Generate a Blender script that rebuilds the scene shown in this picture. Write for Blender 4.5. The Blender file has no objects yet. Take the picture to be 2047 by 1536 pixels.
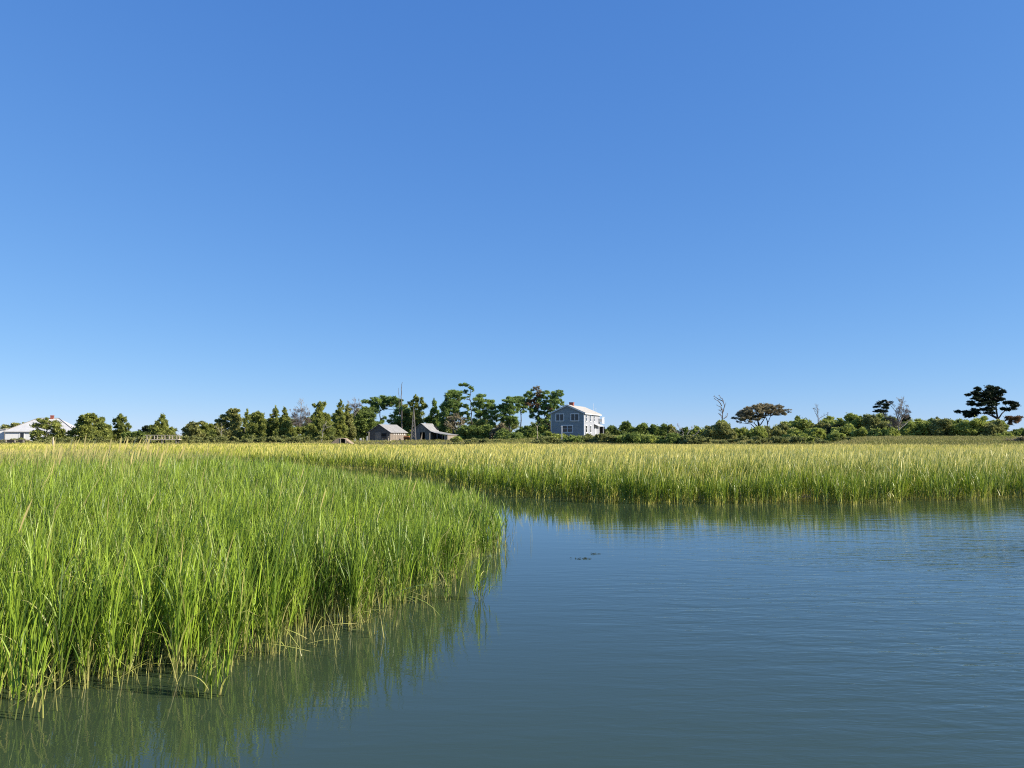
import bpy, bmesh, math, random
import numpy as np
from mathutils import Vector, Matrix

random.seed(7)
rng = np.random.default_rng(11)
scene = bpy.context.scene
COL = scene.collection

# ------------------------------------------------------------------ camera
F, CX, CY, HORIZ, EYE = 1538.0, 1023.5, 768.0, 872.0, 2.1
PITCH = math.atan((HORIZ - CY) / F)
cam_data = bpy.data.cameras.new('camera')
cam = bpy.data.objects.new('camera', cam_data)
COL.objects.link(cam)
cam_data.sensor_width = 36.0
cam_data.lens = 36.0 * F / 2047.0
cam_data.clip_start = 0.05
cam_data.clip_end = 12000
cam.location = (0, 0, EYE)
cam.rotation_euler = (math.pi / 2 + PITCH, 0, 0)
scene.camera = cam

# ------------------------------------------------------------------ sky, sun, exposure
SUN_AZ, SUN_EL = 104.0, 29.0
world = bpy.data.worlds.new("World")
scene.world = world
world.use_nodes = True
wn = world.node_tree
sky = wn.nodes.new('ShaderNodeTexSky')
sky.sky_type = 'NISHITA'
sky.sun_disc = False
sky.sun_elevation = math.radians(SUN_EL)
sky.sun_rotation = math.radians(SUN_AZ)
sky.altitude = 3000
sky.air_density = 1.0
sky.dust_density = 0.0
sky.ozone_density = 5.0
EXPOSURE, SKY_STRENGTH = 0.75, 0.10
# the clear, deep sky of this morning: the sky model's range compressed per channel
sep = wn.nodes.new('ShaderNodeSeparateColor'); comb = wn.nodes.new('ShaderNodeCombineColor')
wn.links.new(sky.outputs[0], sep.inputs[0])
for i, (g, k) in enumerate(((0.79, -1.747+.79*1.981), (0.579, -.952+.579*1.394), (0.339, -.249+.339*.863))):
    pw = wn.nodes.new('ShaderNodeMath'); pw.operation = 'POWER'; pw.inputs[1].default_value = g
    ml = wn.nodes.new('ShaderNodeMath'); ml.operation = 'MULTIPLY'
    ml.inputs[1].default_value = math.exp(k - g*math.log(10)) / (2**EXPOSURE * SKY_STRENGTH)
    wn.links.new(sep.outputs[i], pw.inputs[0]); wn.links.new(pw.outputs[0], ml.inputs[0]); wn.links.new(ml.outputs[0], comb.inputs[i])
wn.links.new(comb.outputs[0], wn.nodes['Background'].inputs[0])
wn.nodes['Background'].inputs[1].default_value = SKY_STRENGTH
sd = bpy.data.lights.new('sun', 'SUN')
sd.energy = 4.8
sd.angle = math.radians(0.5)
sd.color = (1.0, 0.91, 0.78)
sun = bpy.data.objects.new('sun', sd)
COL.objects.link(sun)
a_, e_ = math.radians(SUN_AZ), math.radians(SUN_EL)
SUN_DIR = Vector((math.cos(e_) * math.sin(a_), math.cos(e_) * math.cos(a_), math.sin(e_)))
sun.rotation_euler = SUN_DIR.to_track_quat('Z', 'Y').to_euler()
sun.location = (60, -10, 60)
scene.view_settings.view_transform = 'Standard'
scene.view_settings.look = 'None'
scene.view_settings.exposure = EXPOSURE
scene.view_settings.gamma = 1.0
scene.render.engine = 'CYCLES'
scene.cycles.use_denoising = False
scene.cycles.filter_width = 1.1
scene.cycles.max_bounces = 8
scene.cycles.sample_clamp_indirect = 4.0

# ------------------------------------------------------------------ helpers
def W(px, py, Y):
    """world point seen at a pixel of the photo, at a forward distance Y"""
    u, v = (px - CX) / F, (CY - py) / F
    c, s = math.cos(PITCH), math.sin(PITCH)
    d = Vector((u, c - s * v, s + c * v))
    return Vector((0, 0, EYE)) + d * (Y / d.y)

def tag(o, label=None, cat=None, group=None, kind=None):
    if label: o['label'] = label
    if cat: o['category'] = cat
    if group: o['group'] = group
    if kind: o['kind'] = kind
    return o

def empty(name, loc, rz=0.0):
    o = bpy.data.objects.new(name, None)
    o.empty_display_size = 0.3
    COL.objects.link(o)
    o.location = loc
    o.rotation_euler = (0, 0, rz)
    return o

def link(name, me, mat, parent=None):
    o = bpy.data.objects.new(name, me)
    COL.objects.link(o)
    if mat is not None: me.materials.append(mat)
    if parent is not None: o.parent = parent
    return o

def mesh_np(name, verts, faces_list, mat, parent=None, attrs=None, smooth=False):
    """verts (n,3); faces_list = list of (m,k) index arrays"""
    me = bpy.data.meshes.new(name)
    verts = np.ascontiguousarray(verts, dtype=np.float32)
    me.vertices.add(len(verts))
    me.vertices.foreach_set('co', verts.ravel())
    faces_list = [f for f in faces_list if len(f)]
    nl = sum(f.size for f in faces_list); npoly = sum(len(f) for f in faces_list)
    me.loops.add(nl); me.polygons.add(npoly)
    me.loops.foreach_set('vertex_index', np.concatenate([f.ravel() for f in faces_list]).astype(np.int32))
    starts, o = [], 0
    for f in faces_list:
        starts.append(o + np.arange(len(f)) * f.shape[1]); o += f.size
    me.polygons.foreach_set('loop_start', np.concatenate(starts).astype(np.int32))
    if smooth:
        me.polygons.foreach_set('use_smooth', np.ones(npoly, dtype=bool))
    me.update(calc_edges=True)
    for k, a in (attrs or {}).items():
        at = me.attributes.new(k, 'FLOAT', 'POINT')
        at.data.foreach_set('value', np.ascontiguousarray(a, dtype=np.float32))
    return link(name, me, mat, parent)

class MB:
    """collects boxes, prisms and tubes for ONE mesh object"""
    def __init__(self): self.v, self.f = [], []
    def add(self, vs, fs):
        o = len(self.v)
        self.v += [tuple(p) for p in vs]
        self.f += [tuple(i + o for i in f) for f in fs]
        return self
    def box(self, x0, x1, y0, y1, z0, z1):
        return self.add([(x0,y0,z0),(x1,y0,z0),(x1,y1,z0),(x0,y1,z0),(x0,y0,z1),(x1,y0,z1),(x1,y1,z1),(x0,y1,z1)],
                        [(0,3,2,1),(4,5,6,7),(0,1,5,4),(1,2,6,5),(2,3,7,6),(3,0,4,7)])
    def hexa(self, bot, top):
        return self.add(list(bot) + list(top), [(0,3,2,1),(4,5,6,7),(0,1,5,4),(1,2,6,5),(2,3,7,6),(3,0,4,7)])
    def slab(self, quad, t):
        """quad of four points thickened along its normal by t"""
        q = [Vector(p) for p in quad]
        n = (q[1]-q[0]).cross(q[3]-q[0]).normalized() * t
        return self.hexa([p - n for p in q], q)
    def bar(self, a, b, w):
        a, b = Vector(a), Vector(b)
        d = (b - a).normalized()
        s = d.cross(Vector((0.13, 0.9, 0.4)) if abs(d.z) > .8 else Vector((0, 0, 1))).normalized() * w / 2
        t = d.cross(s).normalized() * w / 2
        return self.hexa([a-s-t, a+s-t, a+s+t, a-s+t], [b-s-t, b+s-t, b+s+t, b-s+t])
    def tube(self, pts, radii, n=6):
        pts = [Vector(p) for p in pts]
        vs, fs = [], []
        for i, p in enumerate(pts):
            d = (pts[min(i+1, len(pts)-1)] - pts[max(i-1, 0)])
            d = d.normalized() if d.length > 1e-6 else Vector((0, 0, 1))
            s = d.cross(Vector((0.31, 0.95, 0.05))).normalized()
            t = d.cross(s)
            for k in range(n):
                a = 2 * math.pi * k / n
                vs.append(p + (s * math.cos(a) + t * math.sin(a)) * radii[i])
        for i in range(len(pts) - 1):
            for k in range(n):
                fs.append((i*n+k, i*n+(k+1) % n, (i+1)*n+(k+1) % n, (i+1)*n+k))
        fs.append(tuple(range((len(pts)-1)*n, len(pts)*n)))
        return self.add(vs, fs)
    def build(self, name, mat, parent=None):
        me = bpy.data.meshes.new(name)
        me.from_pydata(self.v, [], self.f)
        me.update()
        return link(name, me, mat, parent)

# ------------------------------------------------------------------ materials
def new_mat(name):
    m = bpy.data.materials.new(name); m.use_nodes = True
    return m, m.node_tree, m.node_tree.nodes['Principled BSDF']

def plain(name, col, rough=0.7, var=0.25, scale=3.0, stretch=(1, 1, 1), bump=0.0, spec=0.3, detail=6):
    m, t, b = new_mat(name)
    g = t.nodes.new('ShaderNodeTexCoord')
    mp = t.nodes.new('ShaderNodeMapping'); mp.inputs['Scale'].default_value = stretch
    t.links.new(g.outputs['Object'], mp.inputs['Vector'])
    n = t.nodes.new('ShaderNodeTexNoise'); n.inputs['Scale'].default_value = scale
    n.inputs['Detail'].default_value = detail; n.inputs['Roughness'].default_value = 0.65
    t.links.new(mp.outputs[0], n.inputs['Vector'])
    r = t.nodes.new('ShaderNodeValToRGB')
    r.color_ramp.elements[0].position = 0.3; r.color_ramp.elements[1].position = 0.7
    r.color_ramp.elements[0].color = tuple(c * (1 - var) for c in col) + (1,)
    r.color_ramp.elements[1].color = tuple(min(1, c * (1 + var)) for c in col) + (1,)
    t.links.new(n.outputs[0], r.inputs[0]); t.links.new(r.outputs[0], b.inputs['Base Color'])
    b.inputs['Roughness'].default_value = rough
    b.inputs['Specular IOR Level'].default_value = spec
    if bump:
        bp = t.nodes.new('ShaderNodeBump'); bp.inputs['Distance'].default_value = bump
        t.links.new(n.outputs[0], bp.inputs['Height']); t.links.new(bp.outputs[0], b.inputs['Normal'])
    return m

def leafy(name, dark, light, extra=None, trans=0.3, nscale=0.35, rough=0.6, spec=0.25):
    """foliage / grass: per-leaf tint from the attribute, straw by attribute, large patches by noise; thin leaves let light through"""
    m, t, b = new_mat(name)
    L = t.links
    at = t.nodes.new('ShaderNodeAttribute'); at.attribute_name = 'tint'
    g = t.nodes.new('ShaderNodeNewGeometry')
    n = t.nodes.new('ShaderNodeTexNoise'); n.inputs['Scale'].default_value = nscale; n.inputs['Detail'].default_value = 3
    L.new(g.outputs['Position'], n.inputs['Vector'])
    ad = t.nodes.new('ShaderNodeMath'); ad.operation = 'MULTIPLY_ADD'
    L.new(n.outputs[0], ad.inputs[0]); ad.inputs[1].default_value = 0.9; ad.inputs[2].default_value = -0.45
    ad2 = t.nodes.new('ShaderNodeMath'); ad2.operation = 'ADD'; ad2.use_clamp = True
    L.new(ad.outputs[0], ad2.inputs[0]); L.new(at.outputs['Fac'], ad2.inputs[1])
    mx = t.nodes.new('ShaderNodeMix'); mx.data_type = 'RGBA'
    mx.inputs[6].default_value = dark + (1,); mx.inputs[7].default_value = light + (1,)
    L.new(ad2.outputs[0], mx.inputs[0])
    out = mx.outputs[2]
    if extra:
        a2 = t.nodes.new('ShaderNodeAttribute'); a2.attribute_name = 'straw'
        m2 = t.nodes.new('ShaderNodeMix'); m2.data_type = 'RGBA'
        L.new(a2.outputs['Fac'], m2.inputs[0]); L.new(out, m2.inputs[6]); m2.inputs[7].default_value = extra + (1,)
        out = m2.outputs[2]
    L.new(out, b.inputs['Base Color'])
    b.inputs['Roughness'].default_value = rough; b.inputs['Specular IOR Level'].default_value = spec
    tr = t.nodes.new('ShaderNodeBsdfTranslucent'); L.new(out, tr.inputs['Color'])
    ms = t.nodes.new('ShaderNodeMixShader'); ms.inputs[0].default_value = trans
    L.new(b.outputs[0], ms.inputs[1]); L.new(tr.outputs[0], ms.inputs[2])
    L.new(ms.outputs[0], t.nodes['Material Output'].inputs['Surface'])
    return m

STRAW = (0.52, 0.43, 0.17)
M = {}
M['grass_left'] = leafy('grass_left', (0.070, 0.142, 0.012), (0.385, 0.535, 0.046), STRAW, trans=0.24, nscale=0.5, rough=0.42, spec=0.4)
M['grass_right'] = leafy('grass_right', (0.075, 0.135, 0.010), (0.36, 0.46, 0.034), (0.86, 0.74, 0.21), trans=0.26, nscale=0.4, rough=0.42, spec=0.45)
M['grass_far'] = leafy('grass_far', (0.21, 0.28, 0.020), (0.49, 0.52, 0.048), (0.86, 0.72, 0.21), trans=0.28, nscale=0.08)
M['meadow'] = leafy('meadow', (0.17, 0.19, 0.035), (0.34, 0.34, 0.075), (0.46, 0.38, 0.15), trans=0.25, nscale=0.07)
M['cedar'] = leafy('cedar', (0.112, 0.155, 0.040), (0.432, 0.454, 0.105), trans=0.32, nscale=0.25)
M['pine'] = leafy('pine', (0.101, 0.176, 0.055), (0.356, 0.464, 0.112), trans=0.32, nscale=0.3)
M['dark_pine'] = leafy('dark_pine', (0.012, 0.024, 0.010), (0.034, 0.054, 0.019), trans=0.1, nscale=0.3)  # near-black needles: the far-right pine's backlit silhouette is put into this colour
M['olive'] = leafy('olive', (0.166, 0.194, 0.061), (0.446, 0.438, 0.142), trans=0.32, nscale=0.3)
M['bush'] = leafy('bush', (0.181, 0.234, 0.055), (0.542, 0.583, 0.133), trans=0.32, nscale=0.3)
M['deep_bush'] = leafy('deep_bush', (0.107, 0.164, 0.041), (0.323, 0.394, 0.090), trans=0.32, nscale=0.3)
M['brown_leaf'] = leafy('brown_leaf', (0.192, 0.162, 0.096), (0.408, 0.348, 0.192), trans=0.25, nscale=0.3)
M['red_needles'] = leafy('red_needles', (0.13, 0.08, 0.04), (0.27, 0.17, 0.08), trans=0.2, nscale=0.3)
M['dry_twig'] = leafy('dry_twig', (0.13, 0.105, 0.085), (0.26, 0.22, 0.18), trans=0.1, nscale=0.3)
M['cover'] = leafy('cover', (0.148, 0.176, 0.049), (0.356, 0.362, 0.122), trans=0.25, nscale=0.12)
M['bark'] = plain('bark', (0.10, 0.085, 0.07), 0.9, 0.4, 4, (1, 1, .3))
M['dark_bark'] = plain('dark_bark', (0.055, 0.045, 0.035), 0.9, 0.4, 4, (1, 1, .3))
M['dead_wood'] = plain('dead_wood', (0.30, 0.27, 0.23), 0.9, 0.3, 5, (1, 1, .3))
M['snag_wood'] = plain('snag_wood', (0.17, 0.145, 0.125), 0.9, 0.3, 5, (1, 1, .3))
M['pale_wood'] = plain('pale_wood', (0.50, 0.43, 0.31), 0.8, 0.25, 4, (3, 3, .6))
M['grey_boards'] = plain('grey_boards', (0.19, 0.175, 0.145), 0.85, 0.65, 2.2, (4, 4, .35), bump=.01)
M['grey_boards_flat'] = plain('grey_boards_flat', (0.12, 0.110, 0.095), 0.85, 0.6, 2.2, (.35, .35, 6), bump=.01)
M['tan_boards'] = plain('tan_boards', (0.25, 0.21, 0.17), 0.85, 0.4, 2.2, (5, 5, .35), bump=.01)
M['thatch'] = plain('thatch', (0.36, 0.27, 0.18), 0.9, 0.45, 2.5, (3, 3, .5), bump=.03)
M['tin_roof'] = plain('tin_roof', (0.31, 0.30, 0.275), 0.6, 0.25, 1.2, (1, 1, 1))
M['shingle_roof'] = plain('shingle_roof', (0.46, 0.43, 0.37), 0.85, 0.15, 1.6)
M['white_roof'] = plain('white_roof', (0.52, 0.51, 0.48), 0.7, 0.12, 0.8)
M['white_paint'] = plain('white_paint', (0.66, 0.66, 0.64), 0.55, 0.05, 2)
M['blue_siding'] = plain('blue_siding', (0.25, 0.275, 0.275), 0.7, 0.16, 1.5, (.4, .4, 5))
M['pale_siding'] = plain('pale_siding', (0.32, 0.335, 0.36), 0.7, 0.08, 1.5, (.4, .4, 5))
M['brick'] = plain('brick', (0.28, 0.085, 0.06), 0.85, 0.3, 9, (1, 1, 2))
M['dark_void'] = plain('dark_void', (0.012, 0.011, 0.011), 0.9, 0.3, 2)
M['rust'] = plain('rust', (0.30, 0.12, 0.04), 0.8, 0.4, 3)
M['steel'] = plain('steel', (0.22, 0.20, 0.17), 0.6, 0.3, 4)
M['weed'] = plain('weed', (0.035, 0.050, 0.030), 0.6, 0.4, 12)

def glass_mat():
    m, t, b = new_mat('window_glass')
    n = t.nodes.new('ShaderNodeTexNoise'); n.inputs['Scale'].default_value = 1.5
    r = t.nodes.new('ShaderNodeValToRGB')
    r.color_ramp.elements[0].color = (0.008, 0.009, 0.012, 1); r.color_ramp.elements[1].color = (0.03, 0.033, 0.04, 1)
    t.links.new(n.outputs[0], r.inputs[0]); t.links.new(r.outputs[0], b.inputs['Base Color'])
    b.inputs['Roughness'].default_value = 0.08
    return m
M['glass'] = glass_mat()

def mud_mat():
    m, t, b = new_mat('ground')
    g = t.nodes.new('ShaderNodeNewGeometry')
    n = t.nodes.new('ShaderNodeTexNoise'); n.inputs['Scale'].default_value = 0.35; n.inputs['Detail'].default_value = 8
    t.links.new(g.outputs['Position'], n.inputs['Vector'])
    r = t.nodes.new('ShaderNodeValToRGB')
    r.color_ramp.elements[0].color = (0.055, 0.048, 0.028, 1); r.color_ramp.elements[1].color = (0.13, 0.115, 0.055, 1)
    t.links.new(n.outputs[0], r.inputs[0])
    # wet marsh mud near the water level, dry sandy soil on the upland
    sx = t.nodes.new('ShaderNodeSeparateXYZ'); t.links.new(g.outputs['Position'], sx.inputs[0])
    mr = t.nodes.new('ShaderNodeMapRange'); mr.inputs[1].default_value = 0.15; mr.inputs[2].default_value = 0.6
    t.links.new(sx.outputs['Z'], mr.inputs[0])
    mx = t.nodes.new('ShaderNodeMix'); mx.data_type = 'RGBA'
    mx.inputs[6].default_value = (0.022, 0.018, 0.011, 1)
    t.links.new(mr.outputs[0], mx.inputs[0]); t.links.new(r.outputs[0], mx.inputs[7])
    t.links.new(mx.outputs[2], b.inputs['Base Color'])
    b.inputs['Roughness'].default_value = 0.9
    bp = t.nodes.new('ShaderNodeBump'); bp.inputs['Distance'].default_value = 0.1
    t.links.new(n.outputs[0], bp.inputs['Height']); t.links.new(bp.outputs[0], b.inputs['Normal'])
    return m

def water_mat():
    m, t, b = new_mat('water')
    L = t.links
    b.inputs['Base Color'].default_value = (0.040, 0.061, 0.029, 1)
    b.inputs['Roughness'].default_value = 0.03
    b.inputs['IOR'].default_value = 1.47
    g = t.nodes.new('ShaderNodeNewGeometry')
    def noise(scale, sc3, rot, detail=3, rough=0.5, dist=0.0):
        mp = t.nodes.new('ShaderNodeMapping')
        mp.inputs['Scale'].default_value = sc3; mp.inputs['Rotation'].default_value = (0, 0, math.radians(rot))
        L.new(g.outputs['Position'], mp.inputs['Vector'])
        n = t.nodes.new('ShaderNodeTexNoise'); n.inputs['Scale'].default_value = scale
        n.inputs['Detail'].default_value = detail; n.inputs['Roughness'].default_value = rough
        n.inputs['Distortion'].default_value = dist
        L.new(mp.outputs[0], n.inputs['Vector'])
        return n
    w1 = noise(1.0, (0.75, 3.0, 1), 16, 2, 0.5, 0.4)        # long low wavelets
    w2 = noise(1.0, (2.6, 8.5, 1), 10, 3, 0.6, 0.5)         # short ripples
    w3 = noise(1.0, (0.12, 0.16, 1), 0, 1, 0.5)             # where the breeze touches
    # the breeze reaches the open water at the right more than the lee of the grass
    sx = t.nodes.new('ShaderNodeSeparateXYZ'); L.new(g.outputs['Position'], sx.inputs[0])
    mr = t.nodes.new('ShaderNodeMapRange'); mr.inputs[1].default_value = 0.5; mr.inputs[2].default_value = 9.0
    mr.inputs[3].default_value = 0.20; mr.inputs[4].default_value = 1.8
    L.new(sx.outputs['X'], mr.inputs[0])
    lee = t.nodes.new('ShaderNodeMapRange'); lee.inputs[1].default_value = 11.5; lee.inputs[2].default_value = 18.0
    lee.inputs[3].default_value = 1.0; lee.inputs[4].default_value = 0.22
    L.new(sx.outputs['Y'], lee.inputs[0])
    ml = t.nodes.new('ShaderNodeMath'); ml.operation = 'MULTIPLY'
    L.new(mr.outputs[0], ml.inputs[0]); L.new(lee.outputs[0], ml.inputs[1])
    gust = t.nodes.new('ShaderNodeMath'); gust.operation = 'MULTIPLY'
    k = t.nodes.new('ShaderNodeMapRange'); k.inputs[1].default_value = 0.35; k.inputs[2].default_value = 0.65
    k.inputs[3].default_value = 0.45; k.inputs[4].default_value = 1.5
    L.new(w3.outputs[0], k.inputs[0]); L.new(ml.outputs[0], gust.inputs[0]); L.new(k.outputs[0], gust.inputs[1])
    h1 = t.nodes.new('ShaderNodeMath'); h1.operation = 'MULTIPLY_ADD'
    L.new(w2.outputs[0], h1.inputs[0]); h1.inputs[1].default_value = 0.55; L.new(w1.outputs[0], h1.inputs[2])
    h2 = t.nodes.new('ShaderNodeMath'); h2.operation = 'MULTIPLY'
    L.new(h1.outputs[0], h2.inputs[0]); L.new(gust.outputs[0], h2.inputs[1])
    bp = t.nodes.new('ShaderNodeBump'); bp.inputs['Strength'].default_value = 1.0; bp.inputs['Distance'].default_value = 0.017
    L.new(h2.outputs[0], bp.inputs['Height']); L.new(bp.outputs[0], b.inputs['Normal'])
    return m

# ------------------------------------------------------------------ land
def gp(px, py):
    """ground point on the water level for a waterline pixel"""
    D = F * EYE / (py - HORIZ)
    return ((px - CX) / F * D, D)

LEFT_EDGE = [(-30, 5.6), (-9, 5.5), gp(-40, 1400), gp(60, 1395), gp(200, 1362), gp(340, 1338), gp(470, 1318), gp(600, 1300),
             gp(680, 1262), gp(760, 1238), gp(850, 1192), gp(930, 1150), gp(975, 1105), gp(985, 1068), gp(975, 1040),
             gp(940, 1015), (-2.3, 24.5), (-4.6, 28.5), (-8.2, 35), (-11.5, 40), (-16, 46), (-24, 56), (-34, 66), (-60, 80), (-140, 110)]
RIGHT_EDGE = [(-130, 115), (-52, 82), (-30, 69), (-20.5, 58.5), (-13.6, 52), (-9.2, 49), (-6.4, 45), (-4.6, 40.5), (-3.0, 35.5), (-1.7, 30.5), (-0.5, 27.6), gp(1050, 994),
              gp(1120, 997), gp(1200, 1004), gp(1300, 1008), gp(1400, 1007), gp(1480, 1010), gp(1580, 1006), gp(1700, 1007), gp(1800, 1003), gp(1900, 1001), gp(2047, 996),
              (24, 27.0), (40, 29), (90, 36), (220, 60)]
LEFT_POLY = np.array(LEFT_EDGE + [(-3000, 140), (-3000, 5.6)])
RIGHT_POLY = np.array(RIGHT_EDGE + [(3000, 90), (6000, 9000), (-6000, 9000), (-6000, 150)])

def inside(P, X, Y):
    r = np.zeros(X.shape, bool)
    n = len(P)
    for i in range(n):
        x0, y0 = P[i]; x1, y1 = P[(i+1) % n]
        if y0 == y1: continue
        c = ((y0 > Y) != (y1 > Y)) & (X < (x1-x0) * (Y-y0) / (y1-y0) + x0)
        r ^= c
    return r

def edge_dist(P, X, Y):
    d = np.full(X.shape, 1e9)
    for i in range(len(P) - 1):
        (x0, y0), (x1, y1) = P[i], P[i+1]
        dx, dy = x1-x0, y1-y0
        t = np.clip(((X-x0)*dx + (Y-y0)*dy) / (dx*dx+dy*dy), 0, 1)
        d = np.minimum(d, np.hypot(X-x0-t*dx, Y-y0-t*dy))
    return d

def marsh_depth(X, Y):
    """signed distance into the marsh (positive inside)"""
    dl = edge_dist(LEFT_EDGE, X, Y) * np.where(inside(LEFT_POLY, X, Y), 1, -1)
    dr = edge_dist(RIGHT_EDGE, X, Y) * np.where(inside(RIGHT_POLY, X, Y), 1, -1)
    return np.maximum(dl, dr)

def vnoise(X, Y, s, seed):
    r = np.random.default_rng(seed).random((256, 256))
    x, y = X / s + 1000, Y / s + 1000
    i, j = np.floor(x).astype(int), np.floor(y).astype(int)
    u, v = x - i, y - j
    u, v = u*u*(3-2*u), v*v*(3-2*v)
    g = lambda a, b: r[a % 256, b % 256]
    return (g(i, j)*(1-u) + g(i+1, j)*u)*(1-v) + (g(i, j+1)*(1-u) + g(i+1, j+1)*u)*v

def sstep(x, a, b):
    t = np.clip((x-a)/(b-a), 0, 1)
    return t*t*(3-2*t)

def upland(X, Y):
    u = X / np.maximum(Y, 1)
    top = np.interp(u, [-0.7, -0.3, -0.2, -0.1, -0.02, 0.04, 0.09, 0.14, 0.2, 0.4, 0.48, 0.7], [0.65, 0.65, 0.9, 1.0, 1.1, 1.4, 2.0, 2.1, 1.9, 1.7, 1.7, 1.6])
    y0 = np.interp(u, [-0.3, -.22, -.17, -.06, 0, .06, 0.3, 0.42, 0.47], [112, 120, 150, 150, 118, 140, 140, 130, 90])
    y1 = np.interp(u, [-0.3, -.22, -.17, -.06, 0, .06, 0.3, 0.42, 0.47], [180, 180, 182, 182, 178, 184, 188, 180, 155])
    return top * sstep(Y, y0, y1)

def elev(X, Y):
    X, Y = np.asarray(X, float), np.asarray(Y, float)
    d = marsh_depth(X, Y)
    m = np.clip(d * 0.10 - 0.25, -0.9, 0.06)
    return m + upland(X, Y) + (vnoise(X, Y, 7, 3) - .5) * 0.12 * sstep(Y, 60, 110)

def grid_axis(parts):
    out = []
    for a, b, s in parts: out += list(np.arange(a, b, s))
    return np.array(out + [parts[-1][1]])

def build_ground():
    gx = grid_axis([(-6000, -600, 900), (-600, -150, 50), (-150, -30, 5), (-30, -12, 1.0), (-12, 6, 0.35), (6, 30, 1.2), (30, 150, 5), (150, 600, 50), (600, 6000, 900)])
    gy = grid_axis([(-40, 3, 4), (3, 32, 0.4), (32, 70, 1.2), (70, 240, 3), (240, 600, 40), (600, 9000, 1200)])
    X, Y = np.meshgrid(gx, gy)
    Z = elev(X, Y)
    v = np.stack([X, Y, Z], -1).reshape(-1, 3)
    ny, nx = X.shape
    i = (np.arange(ny-1)[:, None]*nx + np.arange(nx-1)[None, :]).ravel()
    f = np.stack([i, i+1, i+nx+1, i+nx], -1)
    tag(mesh_np('ground', v, [f], mud_mat(), smooth=True), kind='structure')
    wv = [(-900, -60, 0), (900, -60, 0), (900, 220, 0), (-900, 220, 0)]
    tag(mesh_np('water', np.array(wv), [np.array([[0, 1, 2, 3]])], water_mat()), kind='structure')
build_ground()

# ------------------------------------------------------------------ grass
class Blades:
    def __init__(self): self.v, self.q, self.t, self.s, self.n = [], [], [], [], 0
    def add(self, base, az, tilt, bend, L, w, K, fa, tint, straw0, straw1, spow=2.0, profile=None):
        """ribbons: straw0 at the base, straw1 at the tip"""
        N = len(L)
        if N == 0: return
        ca, sa = np.cos(az), np.sin(az)
        if profile is None:
            x = np.linspace(0, 1, K+1); profile = np.where(x < .35, .7+.3*x/.35, 1-((x-.35)/.65)**1.6); profile[-1] = 0.04
        p = base.copy()
        out = np.empty((N, K+1, 2, 3), np.float32)
        seg = (L/K)[:, None]
        for k in range(K+1):
            th = tilt + bend * (min(k, K-1)+.5)/K * (min(k, K-1)+.5)/K
            st, ct = np.sin(th), np.cos(th)
            side = np.stack([-sa*np.cos(fa) + ct*ca*np.sin(fa), ca*np.cos(fa) + ct*sa*np.sin(fa), -st*np.sin(fa)], -1)
            hw = (w * profile[k] * .5)[:, None]
            out[:, k, 0] = p - side*hw; out[:, k, 1] = p + side*hw
            if k < K:
                p = p + np.stack([st*ca, st*sa, ct], -1) * seg
        n2 = 2*(K+1)
        self.v.append(out.reshape(-1, 3))
        b = (np.arange(N)*n2 + self.n)[:, None]
        k = np.arange(K)*2
        q = np.stack([b+k, b+k+1, b+k+3, b+k+2], -1).reshape(-1, 4)
        self.q.append(q); self.n += N*n2
        tt = np.linspace(0, 1, K+1)[None, :]
        st = straw0[:, None]*(1-tt)**2 + straw1[:, None]*tt**spow
        self.s.append(np.repeat(np.clip(st, 0, 1), 2, axis=1).ravel().astype(np.float32))
        self.t.append(np.repeat(tint, n2).astype(np.float32))
        return p      # tips
    def build(self, name, mat, parent=None):
        return mesh_np(name, np.concatenate(self.v), [np.concatenate(self.q)], mat, parent,
                       {'tint': np.concatenate(self.t), 'straw': np.concatenate(self.s)})

def U(a, b, n): return rng.uniform(a, b, n)

def wedge(y0, y1, dens, x0k=-0.72, x1k=0.72, mx=1.2):
    area = (x1k-x0k)*(y1*y1-y0*y0)/2 + 2*mx*(y1-y0)
    n = int(area*dens)
    Y = np.sqrt(rng.uniform(y0*y0, y1*y1, n))
    X = rng.uniform(0, 1, n)*((x1k-x0k)*Y+2*mx) + x0k*Y - mx
    return X, Y

def tufts(X, Y, kmin, kmax, r):
    k = rng.integers(kmin, kmax+1, len(X))
    i = np.repeat(np.arange(len(X)), k)
    a, d = U(0, 6.283, len(i)), r*np.sqrt(U(0, 1, len(i)))
    return X[i]+np.cos(a)*d, Y[i]+np.sin(a)*d, i

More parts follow.
